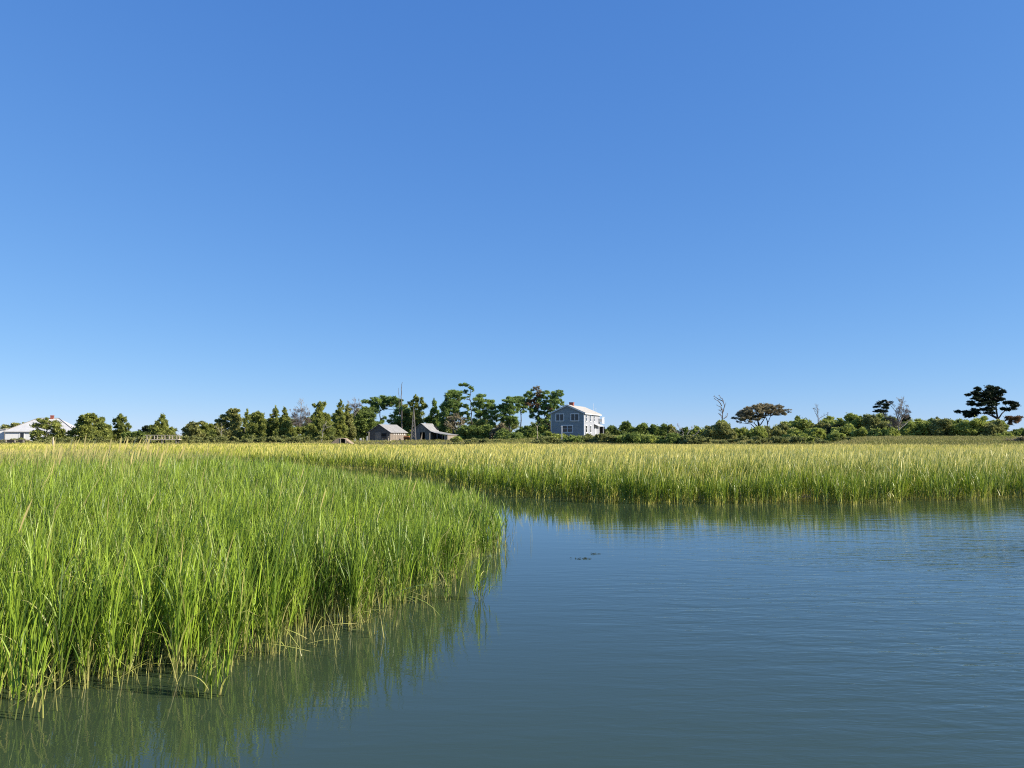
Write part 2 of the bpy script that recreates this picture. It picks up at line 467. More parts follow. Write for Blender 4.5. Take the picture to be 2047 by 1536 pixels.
def cordgrass(B, X, Y, h, nleaf, K, wl, ws, tip_straw, seed_p, lean=0.10, dead_p=0.4, stemK=3, leafmul=1.0, seedw=0.016):
    """stems with long arching leaves; h is the stem height per plant"""
    N = len(X)
    if N == 0: return
    Z = np.maximum(elev(X, Y), -0.05) - 0.03
    base = np.stack([X, Y, Z], -1)
    az = U(0, 6.283, N); ln = np.abs(rng.normal(0, lean, N))
    # a light breeze leans everything a little to the right
    tint = np.clip(rng.normal(.45, .28, N), 0, 1)
    withered = rng.random(N) < .045
    sL = h*0.74
    st = np.array([1., .95, .8, .45]) if stemK == 3 else np.array([1., .8, .4])
    top = B.add(base, az, ln, np.abs(rng.normal(.05, .08, N)), sL, np.full(N, ws), stemK, U(0, 6.283, N), tint, U(.45, .95, N), np.zeros(N), profile=st)
    axis = top - base
    for j in range(nleaf):
        t = np.clip(.16 + (j+.5)/nleaf*0.80 + U(-.08, .08, N), .12, 1)
        b = base + axis*t[:, None]
        la = U(0, 6.283, N) if j else az + U(-.5, .5, N)
        L = h*U(.34, .60, N)*leafmul*(1-.15*(t < .3))
        tl = np.abs(rng.normal(.16, .11, N)) + .02
        bd = np.abs(rng.normal(.28, .30, N))
        lw = wl*U(.7, 1.25, N)
        old = (rng.random(N) < dead_p*(1-t)**2)
        s1 = np.where(old, 1.0, tip_straw*U(.3, 1.3, N)); s0 = np.where(old, .9, 0.02)
        bd = np.where(old, bd+U(.6, 1.6, N), bd)
        s1 = np.where(withered, U(.6, 1., N), s1); s0 = np.where(withered, U(.5, 1., N), s0)
        # the breeze: pull the leaf azimuth towards +X for half of them
        sel = rng.random(N) < .35
        la = np.where(sel, U(-.9, .9, N), la)
        B.add(b, la, tl, bd, L, lw, K, U(-.9, .9, N), np.clip(tint+rng.normal(0, .16, N), 0, 1), s0, s1, 2.2)
    sp = rng.random(N) < seed_p
    n = sp.sum()
    if n:
        t0 = top[sp]
        B.add(t0-np.array([0, 0, .04]), U(-1.0, 1.2, n), U(.02, .38, n), U(0, .5, n), h[sp]*U(.38, .75, n), np.full(n, seedw*.6), 3, U(-1, 1, n),
              np.full(n, .9), np.full(n, .5), np.full(n, 1.), .5, profile=np.array([.4, .55, 1., .25]))

def edge_clumps(X, Y, s, seed, keep):
    return vnoise(X, Y, s, seed) > keep

# ---- near bed, left bank
B = Blades()
def left_sel(X, Y, jit=0.12):
    jx, jy = X + (vnoise(X, Y, .7, 5)-.5)*.7, Y + (vnoise(X, Y, .7, 6)-.5)*.7
    return inside(LEFT_POLY, jx, jy)
def point_low(X, Y):
    d = edge_dist(LEFT_EDGE[12:22], X, Y)
    return .66 + .34*sstep(d, .2, 4.0)
X, Y = wedge(4.8, 14, 46)
m = left_sel(X, Y) & (vnoise(X, Y, .35, 21) > .30); X, Y = X[m], Y[m]
X, Y, _ = tufts(X, Y, 3, 6, .085)
h = (0.86 + .34*vnoise(X, Y, 1.6, 9)) * U(.72, 1.12, len(X)) * point_low(X, Y)
cordgrass(B, X, Y, h, 7, 5, .0112, .0082, .14, .014, lean=.085, dead_p=.6)
X, Y = wedge(14, 26, 24)
m = left_sel(X, Y) & (vnoise(X, Y, .4, 21) > .15); X, Y = X[m], Y[m]
X, Y, _ = tufts(X, Y, 3, 5, .1)
h = (0.90 + .28*vnoise(X, Y, 2.2, 9)) * U(.75, 1.12, len(X)) * point_low(X, Y)
cordgrass(B, X, Y, h, 6, 4, .0138, .010, .2, .02, lean=.09, dead_p=.4)
X, Y = wedge(26, 48, 17)
m = left_sel(X, Y); X, Y = X[m], Y[m]
X, Y, _ = tufts(X, Y, 2, 3, .12)
h = (0.92 + .25*vnoise(X, Y, 3, 9)) * U(.8, 1.12, len(X)) * point_low(X, Y)
patch = sstep(vnoise(X, Y, 9, 31) + (Y-34)*.012 + (-X-12)*.012, .5, .95)
cordgrass(B, X, Y, h, 4, 3, .021, .013, .10+.5*patch, .05, dead_p=.3)
m = rng.random(len(X)) < .30*patch + .01
cordgrass(B, X[m]+.1, Y[m], h[m]*1.02, 1, 3, .016, .010, .6, .95, seedw=.030)
EP = np.array(LEFT_EDGE[2:16])
k = rng.integers(0, len(EP)-1, 230); t = U(0, 1, 230)[:, None]
P = EP[k]*(1-t) + EP[k+1]*t
P = np.concatenate([P, np.zeros((230, 1))], 1) + rng.normal(0, 1, (230, 3))*np.array([.16, .16, 0])
P[:, 1] += .12
P[:, 2] = U(.0, .16, 230)
B.add(P, U(0, 6.283, 230), U(.7, 1.5, 230), U(0, .7, 230), U(.12, .48, 230), U(.005, .010, 230), 4, U(-.6, .6, 230), U(.3, .9, 230), U(.6, 1., 230), U(.7, 1., 230))
n2 = 700                # broken dead stubble between the live stems
k = rng.integers(0, len(EP)-1, n2); t = U(0, 1, n2)[:, None]
P = np.concatenate([EP[k]*(1-t) + EP[k+1]*t, np.full((n2, 1), -.06)], 1) + rng.normal(0, 1, (n2, 3))*np.array([.3, .3, 0])
P[:, 1] += .35
B.add(P, U(0, 6.283, n2), np.abs(rng.normal(.1, .2, n2)), U(0, .2, n2), U(.12, .45, n2), U(.005, .009, n2), 2, U(-3, 3, n2), U(.0, .5, n2), U(.5, 1., n2), U(.5, .9, n2), 1.)
n = 60
Y = U(17, 28, n); X = (U(80, 345, n) + rng.normal(0, 12, n) - CX)/F*Y
n2 = 12
Y = np.concatenate([Y, U(8, 20, n2)]); X = np.concatenate([X, (U(0, 900, n2)-CX)/F*Y[-n2:]]); n += n2
X[-1], Y[-1] = (-8-CX)/F*7.6, 7.6
hs = np.where(np.arange(n) < 60, U(1.48, 1.95, n), U(1.1, 1.3, n))
tp = B.add(np.stack([X, Y, np.zeros(n)], -1), U(-.5, .5, n), U(.02, .22, n), U(0, .12, n), hs, np.full(n, .016), 4, U(-1, 1, n), U(.5, .9, n), np.full(n, .5), np.full(n, .7), 1.)
B.add(tp-np.array([0, 0, .1]), U(-.5, .5, n), U(.08, .4, n), U(0, .25, n), U(.28, .42, n), np.where(np.arange(n) < 60, .044, .020), 4, U(-1, 1, n), np.full(n, .9), np.full(n, 1.), np.full(n, 1.), .5, profile=np.array([.4, .7, 1., .8, .1]))
m = left_sel(X, Y)
cordgrass(B, X[:60]+U(-.1, .1, 60), Y[:60], np.full(60, 1.25), 5, 4, .018, .011, .6, .6, seedw=.03)
tag(B.build('marsh_grass', M['grass_left']), 'bright green marsh grass bed along the near left bank', 'marsh grass', kind='stuff')

# ---- right bank with straw-coloured seed heads
B = Blades()
def right_sel(X, Y):
    jx, jy = X + (vnoise(X, Y, .9, 15)-.5)*.9, Y + (vnoise(X, Y, .9, 16)-.5)*.9
    return inside(RIGHT_POLY, jx, jy)
X, Y = wedge(22.5, 34, 20)
m = right_sel(X, Y) & (vnoise(X, Y, .45, 23) > .3); X, Y = X[m], Y[m]
X, Y, _ = tufts(X, Y, 3, 5, .10)
h = (0.80 + .30*vnoise(X, Y, 1.6, 19)) * U(.66, 1.14, len(X))
d = edge_dist(RIGHT_EDGE, X, Y)
cordgrass(B, X, Y, h, 5, 3, .019, .013, .08+.34*sstep(d, .5, 4), .10+.18*sstep(d, .3, 3.5), dead_p=.55, seedw=.036)
X, Y = wedge(34, 60, 15)
m = right_sel(X, Y); X, Y = X[m], Y[m]
X, Y, _ = tufts(X, Y, 2, 3, .12)
h = (0.82 + .18*vnoise(X, Y, 3, 19)) * U(.78, 1.1, len(X))
patch = .6+.4*sstep(vnoise(X, Y, 8, 33), .3, .7)
cordgrass(B, X, Y, h, 3, 3, .030, .015, .45*patch, .32, dead_p=.3, seedw=.046)
tag(B.build('marsh_grass', M['grass_right']), 'tall marsh grass with straw seed heads along the far bank of the creek', 'marsh grass', kind='stuff')

# ---- distant marsh
B = Blades()
def far_marsh(y0, y1, dens, w, hh):
    X, Y = wedge(y0, y1, dens, mx=3)
    d = marsh_depth(X, Y)
    m = (d > 0.1) & (upland(X, Y) < .22); X, Y = X[m], Y[m]
    m = ~(inside(LEFT_POLY, X, Y) & (Y < 47)); X, Y = X[m], Y[m]
    m = ~(inside(RIGHT_POLY, X, Y) & (Y < 59)); X, Y = X[m], Y[m]
    Z = elev(X, Y)
    patch = vnoise(X, Y, 11, 41)
    hgt = (hh + .25*vnoise(X, Y, 5, 42)) * (1-.35*sstep(Y, 85, 130))
    for j in range(4):
        n = len(X)
        a = U(0, 6.28, n)
        base = np.stack([X+np.cos(a)*.15, Y+np.sin(a)*.15, Z-.03], -1)
        B.add(base, U(0, 6.28, n), np.abs(rng.normal(.12, .1, n)), np.abs(rng.normal(.3, .25, n)), hgt*U(.7, 1.12, n), np.full(n, w)*U(.7, 1.3, n), 3, U(-1, 1, n),
              np.clip(rng.normal(.5, .2, n)+(patch-.5)*.5, 0, 1), np.full(n, .1), np.clip(np.where(X < -8, .0, .1)+np.where(X < -8, .45, .7)*patch*U(.3, 1.4, n), 0, 1), 1.6)
    sel = rng.random(len(X)) < np.where(X < -8, .35, .55)
    n = sel.sum()
    base = np.stack([X[sel], Y[sel], Z[sel]+hgt[sel]*.72], -1)
    B.add(base, U(-1, 1.2, n), U(.02, .35, n), U(0, .4, n), hgt[sel]*U(.3, .5, n), np.full(n, w*.9), 2, U(-1, 1, n), np.full(n, .8), np.full(n, .8), np.full(n, 1.), .5,
          profile=np.array([.5, 1, .2]))
far_marsh(46, 75, 9, .035, .82)
far_marsh(75, 140, 4.5, .06, .78)
tag(B.build('marsh_grass', M['grass_far']), 'distant yellow green marsh grass spreading back to the treeline', 'marsh grass', kind='stuff')

# ---- dry meadow on the rise
B = Blades()
X, Y = wedge(92, 178, 6.5, mx=4)
up = upland(X, Y); m = (up > .18) & (rng.random(len(X)) < .35+.65*sstep(X/Y, -.15, .1)); X, Y = X[m], Y[m]
Z = elev(X, Y)
for j in range(3):
    n = len(X); a = U(0, 6.28, n)
    base = np.stack([X+np.cos(a)*.25, Y+np.sin(a)*.25, Z-.03], -1)
    B.add(base, U(0, 6.28, n), np.abs(rng.normal(.2, .15, n)), np.abs(rng.normal(.4, .3, n)), U(.25, .55, n), U(.05, .10, n), 2, U(-1, 1, n),
          np.clip(rng.normal(.5, .22, n), 0, 1), np.full(n, .2), np.clip(vnoise(X, Y, 9, 51)*U(.4, 1.3, n), 0, 1), 1.5)
tag(B.build('meadow_grass', M['meadow']), 'dry olive meadow grass on the rise behind the marsh', 'meadow grass', kind='stuff')

# ---- clumps that stand apart in the water
def clump(px, py, n, hh, label, lean=.22, r=.10):
    x, y = gp(px, py)
    b = Blades()
    a, d = U(0, 6.28, n), r*np.sqrt(U(0, 1, n))
    cordgrass(b, x+np.cos(a)*d, y+np.sin(a)*d, hh*U(.7, 1.1, n), 6, 5, .0125, .010, .12, .0, lean=lean, dead_p=.8)
    o = b.build('grass_clump', M['grass_left'])
    tag(o, label, 'grass clump', 'grass clumps standing out in the water')
clump(436, 1376, 11, .62, 'low splayed grass clump in the water off the middle of the near left bank', .25, .11)
clump(962, 1192, 9, .72, 'thin blue green grass clump alone in open water off the point of the left marsh', .22, .08)
clump(80, 1418, 8, 1.0, 'few pale grass stalks furthest out in the water at the left end', .16, .14)
clump(905, 1196, 8, .75, 'small grass clump between the left marsh point and the lone blue green clump', .25, .12)
def fallen(px, py, label):
    x, y = gp(px, py)
    b = Blades()
    n = 7
    base = np.stack([x+U(-.05, .05, n)-.25, y+U(-.05, .05, n)+.2, np.full(n, .38)], -1)
    b.add(base, U(-.75, -.2, n), U(1.0, 1.5, n), U(.5, .9, n), U(.45, .8, n), U(.009, .013, n), 6, U(-.5, .5, n), U(.4, .9, n), np.full(n, .2), U(.1, .6, n))
    b.add(np.stack([np.full(3, x-.28), np.full(3, y+.22), np.full(3, -.05)], -1), U(-.5, .5, 3), U(.02, .2, 3), U(0, .3, 3), U(.44, .55, 3), np.full(3, .011), 3, U(0, 3, 3), U(.3, .6, 3), np.full(3, .7), np.full(3, .1))
    tag(b.build('grass_clump', M['grass_left']), label, 'grass clump', 'grass clumps standing out in the water')
fallen(835, 1262, 'bent over grass clump whose long blades trail onto the water')

# ------------------------------------------------------------------ trees and shrubs
def leaves(blobs, Y, dens, size, aspect, up, seed, depth=None):
    """blobs: (px, py, rx, ry[, dy]) in photo pixels at distance Y -> leaf triangles"""
    r = np.random.default_rng(seed)
    V, T = [], []
    s = Y / F
    full = []
    for b in blobs:
        px, py, rx, ry = b[:4]
        dy = b[4] if len(b) > 4 else r.uniform(-1, 1)*(depth or 1.5)
        full.append((px, py, rx, ry, dy))
        for _ in range(3 if rx > 4.5 else 1):       # smaller sprays break up every clump
            k = r.uniform(.32, .62); q = r.uniform(0, 6.283)
            full.append((px+math.cos(q)*rx*r.uniform(.6, 1.05), py+math.sin(q)*ry*r.uniform(.5, 1.0), rx*k, ry*k, dy+r.uniform(-1, 1)*rx*s*.8))
    for px, py, rx, ry, dy in full:
        c = W(px, py, Y); c = np.array([c.x, c.y + dy, c.z])
        R = np.array([rx*s, max(rx*s*.85, .4), ry*s])*np.array([.98, 1.05, 1.06])
        ns = max(4, int(rx*ry*0.16) + 4)
        sub = r.normal(0, 1, (ns, 3)); sub /= np.linalg.norm(sub, axis=1)[:, None]
        sub *= (r.random(ns)**.45)[:, None]
        n = max(14, int(math.pi*rx*ry*dens*5.6))
        k = r.integers(0, ns, n)
        sg = np.where(r.random(n) < .12, .34, .20)[:, None]
        p = sub[k]*.78 + r.normal(0, 1, (n, 3))*sg
        p = c + p*R
        d = r.normal(0, 1, (n, 3)); d[:, 2] = d[:, 2]*.7 + up
        d += (p-c)/np.maximum(R, .3)*.9*(up != 0)
        d /= np.linalg.norm(d, axis=1)[:, None]
        e = np.cross(d, r.normal(0, 1, (n, 3))); e /= np.maximum(np.linalg.norm(e, axis=1), 1e-3)[:, None]
        L = size*.62*r.uniform(.5, 1.6, n)[:, None]; Wd = L*aspect
        tri = np.stack([p - e*Wd*.5, p + e*Wd*.5, p + d*L], 1)
        V.append(tri.reshape(-1, 3))
        tint = np.clip(.5 + r.normal(0, .13) + (r.normal(0, .2, ns))[k] + r.normal(0, .12, n), 0, 1)
        T.append(np.repeat(tint, 3))
    return np.concatenate(V), np.concatenate(T)

def crown(name, parent, blobs, Y, mat, seed, dens=1.0, size=.42, aspect=.75, up=.25, depth=None):
    v, t = leaves(blobs, Y, dens, size, aspect, up, seed, depth)
    v = v - np.array(parent.location)
    return mesh_np(name, v, [np.arange(len(v)).reshape(-1, 3)], mat, parent, {'tint': t})

def base_at(px, Y):
    x = (px - CX)/F*Y
    return Vector((x, Y, float(elev(x, Y))))

def smooth_path(pts, n=3):
    out = []
    for i in range(len(pts)-1):
        for k in range(n):
            j = Vector((random.uniform(-1, 1), random.uniform(-1, 1), 0))*.06*(pts[i+1]-pts[i]).length
            out.append(pts[i].lerp(pts[i+1], k/n) + (j if k else Vector()))
    return out + [pts[-1]]

def tree(name, label, cat, group, Y, trunk, blobs, leaf_mat, seed, r0=.22, bark='bark', limbs=True, dens=1.0, size=.42, aspect=.75, up=.25, depth=None, crown_name='crown', more=(), fillp=.95):
    """trunk: list of polylines in photo pixels, from the ground up"""
    random.seed(seed)
    b = base_at(trunk[0][0][0], Y)
    root = empty(name, b)
    tag(root, label, cat, group)
    mb = MB()
    nodes = []
    for i, pl in enumerate(trunk):
        pts = [W(px, py, Y) for px, py in pl]
        if i == 0: pts[0].z = min(pts[0].z, b.z) - .2
        dy = 0
        for k, p in enumerate(pts):
            if k: dy += random.uniform(-.4, .4)
            p.y += dy
        path = smooth_path(pts)
        rr = r0*(1 if i == 0 else .6)
        rad = [max(.03, rr*(1-.75*k/(len(path)-1))) for k in range(len(path))]
        mb.tube([p-b for p in path], rad, 6)
        nodes += path[1:]
    fill = []
    if limbs and name != 'spreading_tree':
        for bl in blobs:         # foliage along the limbs as well as at their ends
            c = W(bl[0], bl[1], Y)
            q = min(trunk, key=lambda pl: min(abs(pp[0]-bl[0])+abs(pp[1]-bl[1])*.6 for pp in pl))
            pp = min(q, key=lambda pp: abs(pp[0]-bl[0])+abs(pp[1]-bl[1]-4)*.6)
            if random.random() < fillp:
                t = random.uniform(.3, .75)
                fill.append((bl[0]+(pp[0]-bl[0])*t+random.uniform(-3, 3), bl[1]+(pp[1]-bl[1])*t+random.uniform(-2, 3), bl[2]*.7, bl[3]*.75))
    if limbs:
        for bl in blobs:
            c = W(bl[0], bl[1], Y); c.y += (bl[4] if len(bl) > 4 else 0)
            best = min(nodes, key=lambda p: (p-c).length + max(0, p.z-c.z+.3)*2)
            if (best-c).length < .3: continue
            mid = best.lerp(c, .5) + Vector((0, 0, (c-best).length*-.08))
            mb.tube([best-b, mid-b, c-b], [r0*.33, r0*.22, .03], 4)
    mb.build('trunk', M[bark], root)
    crown(crown_name, root, list(blobs)+fill, Y, M[leaf_mat], seed, dens, size, aspect, up, depth)
    for nm, bl, mt in more:
        crown(nm, root, bl, Y, M[mt], seed+77, dens*.8, size, aspect, up, depth)
    return root

def cone(px, top, bot, hw, seed, lean=0.0, pw=.75, n=30, belly=1.0):
    r = random.Random(seed)
    out = [(px+lean, top+3, 1.8, 4, 0), (px+lean*.85, top+8, max(2.5, hw*.2), 5, 0)]
    n *= 2
    for i in range(n):
        t = ((i+.6)/n)**.8
        w = 1.12*hw*(t**pw)*(1 if t < .85 else 1-(t-.85)*belly)
        y = top + 4 + t*(bot-top-6)
        x = px + lean*(1-t) + r.uniform(-1, 1)*w*.74 + r.choice((-1, 1))*w*.1
        q = max(2.2, w*r.uniform(.19, .33))
        out.append((x, y + r.uniform(-2, 2), q, q*r.uniform(.8, 1.25), r.uniform(-1, 1)*w*.075))
    return out

def dome(px, top, bot, hw, seed, n=22, flat=.55):
    r = random.Random(seed)
    H = bot-top
    out = []
    for i in range(n):
        a = r.uniform(0, math.pi); q = r.random()**.4
        x = px + math.cos(a)*hw*.80*q
        y = bot - (math.sin(a)**flat)*(H*.84)*q*r.uniform(.75, 1.0)
        k = r.uniform(.24, .40)
        out.append((x, min(y, bot-2), max(3, hw*k), max(2.6, min(hw*k*.8, H*.30)), r.uniform(-1, 1)*hw*.07))
    for i in range(5):
        x = px + hw*(-.7+.35*i)
        out.append((x, bot-H*.2, hw*.32, H*.22, r.uniform(-.5, .5)*hw*.1))
    return out

G_TREE, G_SHRUB, G_DEAD = 'trees behind the marsh', 'shrubs on the rise', 'dead trees'
def cedar(px, top, bot, hw, Y, label, seed, lean=0., pw=.75, mat='cedar', n=30, extra=(), dens=1.4, belly=1.0):
    bl = cone(px, top, bot, hw, seed, lean, pw, n, belly) + list(extra)
    return tree('cedar_tree', label, 'tree', G_TREE, Y, [[(px, bot+4), (px, (top+bot)/2), (px+lean*.8, top+6)]], bl, mat, seed, r0=.18, limbs=False, dens=dens, size=.40, aspect=.5, up=.55)

def shrub(px, top, bot, hw, Y, label, seed, mat='bush', n=22, dens=1.1, flat=.55, extra=()):
    b = base_at(px, Y)
    root = empty('shrub', b)
    tag(root, label, 'shrub', G_SHRUB)
    bl = dome(px, top, bot, hw, seed, n, flat) + list(extra)
    random.seed(seed)
    mb = MB()
    for i in range(5):
        c = W(px+random.uniform(-.6, .6)*hw, top+(bot-top)*.45, Y) + Vector((0, random.uniform(-.6, .6), 0))
        mb.tube([(random.uniform(-.2, .2), random.uniform(-.2, .2), -.1), (c-b)*.5+Vector((0, 0, -.1)), c-b], [.05, .04, .02], 4)
    mb.build('stems', M['dark_bark'], root)
    crown('foliage', root, bl, Y, M[mat], seed, dens, .40, .8, .3)
    return root

def dead(px, bot, segs, Y, label, seed, name='dead_tree', mat='snag_wood', r0=.14, levels=4, spread=.55, nb=3, group=G_DEAD, up=.25, wind=0.0, lenk=.62, cat='dead tree', dry=()):
    """segs: main limb polylines in photo pixels; twigs are grown from their ends and sides"""
    rnd = random.Random(seed)
    random.seed(seed)
    b = base_at(px, Y)
    root = empty(name, b)
    tag(root, label, cat, group)
    tr, limb = MB(), [None]
    def grow(p, d, L, r, lv):
        br = limb[0]
        mid = p + d*L*.5 + Vector((rnd.uniform(-1, 1), rnd.uniform(-1, 1), rnd.uniform(-1, 1)))*L*.08
        e = p + d*L + Vector((rnd.uniform(-1, 1), rnd.uniform(-1, 1), rnd.uniform(-.5, 1)))*L*.1
        br.tube([p-b, mid-b, e-b], [r, r*.8, max(.012, r*.55)], 4)
        if lv <= 0: return
        for i in range(nb):
            nd = (d + Vector((rnd.uniform(-1, 1)+wind, rnd.uniform(-1, 1), rnd.uniform(-.7, 1)+up))*spread*1.3).normalized()
            grow(mid.lerp(e, rnd.uniform(.1, 1)), nd, L*lenk*rnd.uniform(.75, 1.25), max(.014, r*.6), lv-1)
    for i, pl in enumerate(segs):
        pts = [W(x, y, Y) for x, y in pl]
        if i == 0: pts[0].z = min(pts[0].z, b.z)-.2
        dy = 0
        for k, p in enumerate(pts):
            if k: dy += rnd.uniform(-.5, .5)
            p.y += dy
        path = smooth_path(pts)
        rr = r0 if i == 0 else r0*.6
        limb[0] = tr if i == 0 else MB()
        limb[0].tube([p-b for p in path], [max(.03, rr*(1-.7*k/(len(path)-1))) for k in range(len(path))], 6)
        L = (pts[-1]-pts[0]).length*.16
        for k in range(max(1, len(path)//3), len(path)):
            d = (path[k]-path[k-1]).normalized()
            for q in range(2 if k == len(path)-1 else 1):
                nd = (d + Vector((rnd.uniform(-1, 1)+wind, rnd.uniform(-1, 1), rnd.uniform(-.3, .8)+up))*spread*1.5).normalized()
                if levels > 0: grow(path[k], nd, L*rnd.uniform(.6, 1.1), rr*.35, levels-1)
        limb[0].build('branch' if i else 'trunk', M[mat], root)
    if dry: crown('dry_twigs', root, list(dry), Y, M['dry_twig'], seed, .5, .5, .12, .5)
    return root

# ---- left group
tree('windswept_tree', 'tree line piece of dark olive foliage behind the white house roof at its left end', 'tree', G_TREE, 214, [[(18, 884), (20, 860)]],
     [(4, 858, 8, 6), (14, 856, 9, 6), (26, 853, 9, 5), (36, 850, 8, 5), (44, 848, 5, 3), (10, 866, 14, 8), (30, 864, 12, 8)], 'olive', 101, r0=.2, dens=1.2)
tree('windswept_tree', 'low spreading dark tree with grey limbs standing in front of the white house', 'tree', G_TREE, 172, [[(92, 888), (94, 866), (98, 850)], [(94, 868), (108, 858), (118, 862)], [(92, 872), (76, 864), (68, 868)]],
     [(95, 841, 8, 4), (84, 845, 10, 5), (104, 846, 11, 5), (114, 852, 10, 5), (76, 852, 8, 5), (90, 854, 12, 5), (70, 864, 9, 5), (106, 862, 11, 6), (120, 865, 9, 6), (84, 868, 13, 6), (66, 871, 5, 4), (98, 874, 14, 6), (118, 876, 11, 6), (78, 879, 10, 5)], 'cedar', 102, r0=.22, bark='dead_wood', dens=.75, fillp=.2)
tree('bushy_tree', 'broad dark evergreen overlapping the right end of the white house roof', 'tree', G_TREE, 174, [[(181, 888), (180, 860), (179, 838)]],
     [(170, 834, 5, 3), (178, 831, 8, 4), (189, 832, 7, 4), (164, 841, 7, 4), (176, 840, 13, 6), (194, 841, 10, 5), (158, 851, 9, 5), (172, 851, 15, 7), (192, 851, 13, 7), (206, 853, 10, 7), (152, 864, 11, 7), (170, 864, 16, 9), (192, 864, 15, 9), (211, 864, 12, 9), (146, 876, 12, 6), (166, 876, 16, 8), (190, 876, 16, 8), (212, 876, 13, 8)], 'cedar', 103, r0=.28, dens=1.15)
cedar(240, 828, 882, 24, 178, 'pointed cedar with spiky twin tops just right of the broad evergreen by the white house', 104, lean=1, pw=.7, extra=[(252, 840, 3, 6), (228, 842, 4, 6), (256, 852, 5, 6)])
shrub(272, 862, 886, 22, 168, 'low green shrub left of the wooden footbridge', 105, 'deep_bush')
tree('windswept_tree', 'small dark tufted evergreen leaning left beside the cedar over the footbridge', 'tree', G_TREE, 192, [[(304, 886), (300, 870), (292, 862)]],
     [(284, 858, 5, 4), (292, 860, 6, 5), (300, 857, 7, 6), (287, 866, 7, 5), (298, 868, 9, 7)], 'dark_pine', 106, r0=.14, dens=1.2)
cedar(325, 828, 884, 29, 180, 'single wide cedar rising directly behind the wooden footbridge', 107, lean=-1, pw=.72, n=36)
tree('windswept_tree', 'grey green wind bent tree sweeping up to the right beside the footbridge', 'tree', G_TREE, 182, [[(374, 888), (380, 870), (392, 852)], [(378, 872), (384, 858), (386, 848)]],
     [(398, 845, 5, 3), (392, 850, 7, 4), (384, 847, 4, 4), (381, 854, 8, 5), (373, 861, 8, 6), (388, 861, 10, 6), (370, 870, 9, 6), (384, 872, 12, 7), (398, 872, 9, 6)], 'olive', 108, r0=.18, dens=1.1)
tree('bushy_tree', 'dark rounded evergreen between the wind bent tree and the bare grey sapling', 'tree', G_TREE, 186, [[(413, 888), (412, 866), (412, 854)]],
     [(410, 850, 7, 4), (418, 853, 7, 5), (405, 857, 8, 5), (416, 861, 10, 7), (404, 868, 9, 7), (422, 870, 11, 8), (410, 877, 13, 7)], 'cedar', 109, r0=.18, dens=1.15)
dead(441, 884, [[(441, 886), (442, 866), (443, 852)], [(442, 868), (436, 858), (431, 854)], [(442, 864), (447, 858), (449, 862)]], 176, 'bare grey sapling in front of the tall olive tree left of the cedar row', 110, mat='dead_wood', r0=.08, levels=2, lenk=.6)
tree('windswept_tree', 'tall olive tree with pale limbs and a stepped crown, leftmost of the cedar row', 'tree', G_TREE, 190, [[(462, 890), (462, 860), (468, 836), (474, 822)], [(462, 862), (448, 848), (436, 844)], [(466, 842), (456, 832), (450, 828)]],
     [(474, 821, 7, 4), (464, 823, 7, 4), (455, 829, 7, 4), (470, 829, 9, 5), (447, 834, 7, 4), (459, 838, 10, 5), (476, 838, 9, 6), (438, 843, 8, 5), (452, 848, 11, 6), (470, 850, 12, 7), (432, 855, 8, 6), (446, 860, 12, 7), (464, 863, 13, 8), (436, 870, 12, 7), (456, 874, 14, 8), (476, 872, 10, 9)], 'olive', 111, r0=.22, dens=1.05)
cedar(490, 820, 886, 14, 188, 'slim cedar squeezed between the tall olive tree and the broad flat topped cedar', 112, lean=4, pw=.6, n=24)
tree('bushy_tree', 'broad flat topped cedar, first solid dark tree of the left row', 'tree', G_TREE, 182, [[(516, 890), (516, 850), (515, 834)]],
     cone(515, 822, 888, 25, 113, 0, .38, 34) + [(503, 832, 5, 4), (512, 829, 6, 3), (524, 831, 6, 4)], 'cedar', 113, r0=.2, limbs=False, dens=1.15, size=.5, aspect=.5, up=.55)
cedar(545, 813, 888, 21, 184, 'tall cedar with its tip bent to the right, beside the broad flat topped cedar', 114, lean=6, pw=.6, n=36)
cedar(569, 816, 888, 22, 181, 'narrow topped cedar left of the leafless grey tree', 115, lean=0, pw=.65, n=34)
dead(598, 880, [[(598, 884), (598, 852), (600, 830), (601, 818)], [(598, 850), (588, 836), (583, 826)], [(599, 846), (609, 834), (614, 824)], [(598, 856), (606, 840), (608, 822)], [(598, 858), (592, 838), (593, 820)]], 194,
     'leafless grey rounded tree between the two tall cedars', 116, mat='dead_wood', r0=.13, levels=4, nb=3, spread=.5, lenk=.66, dry=[(598, 822, 9, 6), (588, 832, 8, 8), (608, 830, 8, 8), (598, 838, 14, 9), (585, 846, 8, 8), (611, 844, 8, 8), (598, 852, 12, 8)])
shrub(596, 846, 888, 24, 190, 'dark undergrowth shrub in shade below the leafless grey tree', 117, 'cedar')
cedar(640, 803, 888, 31, 178, 'tallest broad cedar of the left row with pale dead limbs at its foot', 118, lean=0, pw=.72, n=44, extra=[(646, 808, 4, 5), (628, 812, 3, 5)])
dead(643, 882, [[(642, 884), (643, 866), (646, 856)], [(643, 866), (652, 856), (660, 854)], [(644, 862), (650, 852), (653, 846)]], 171, 'pale fallen limb standing in front of the tallest broad cedar', 119, mat='dead_wood', r0=.11, levels=3, spread=.55, lenk=.6)
cedar(677, 800, 886, 21, 184, 'dark cedar with a hooked tip right of the tallest broad cedar', 120, lean=4, pw=.5, n=38)
tree('bushy_tree', 'olive brown evergreen tucked between the hooked cedar and the bushy oak', 'tree', G_TREE, 188, [[(697, 888), (697, 850), (696, 824)]], cone(697, 810, 886, 17, 121, -2, .35, 28), 'olive', 121, r0=.18, limbs=False, dens=1.1, size=.5, aspect=.5, up=.5)
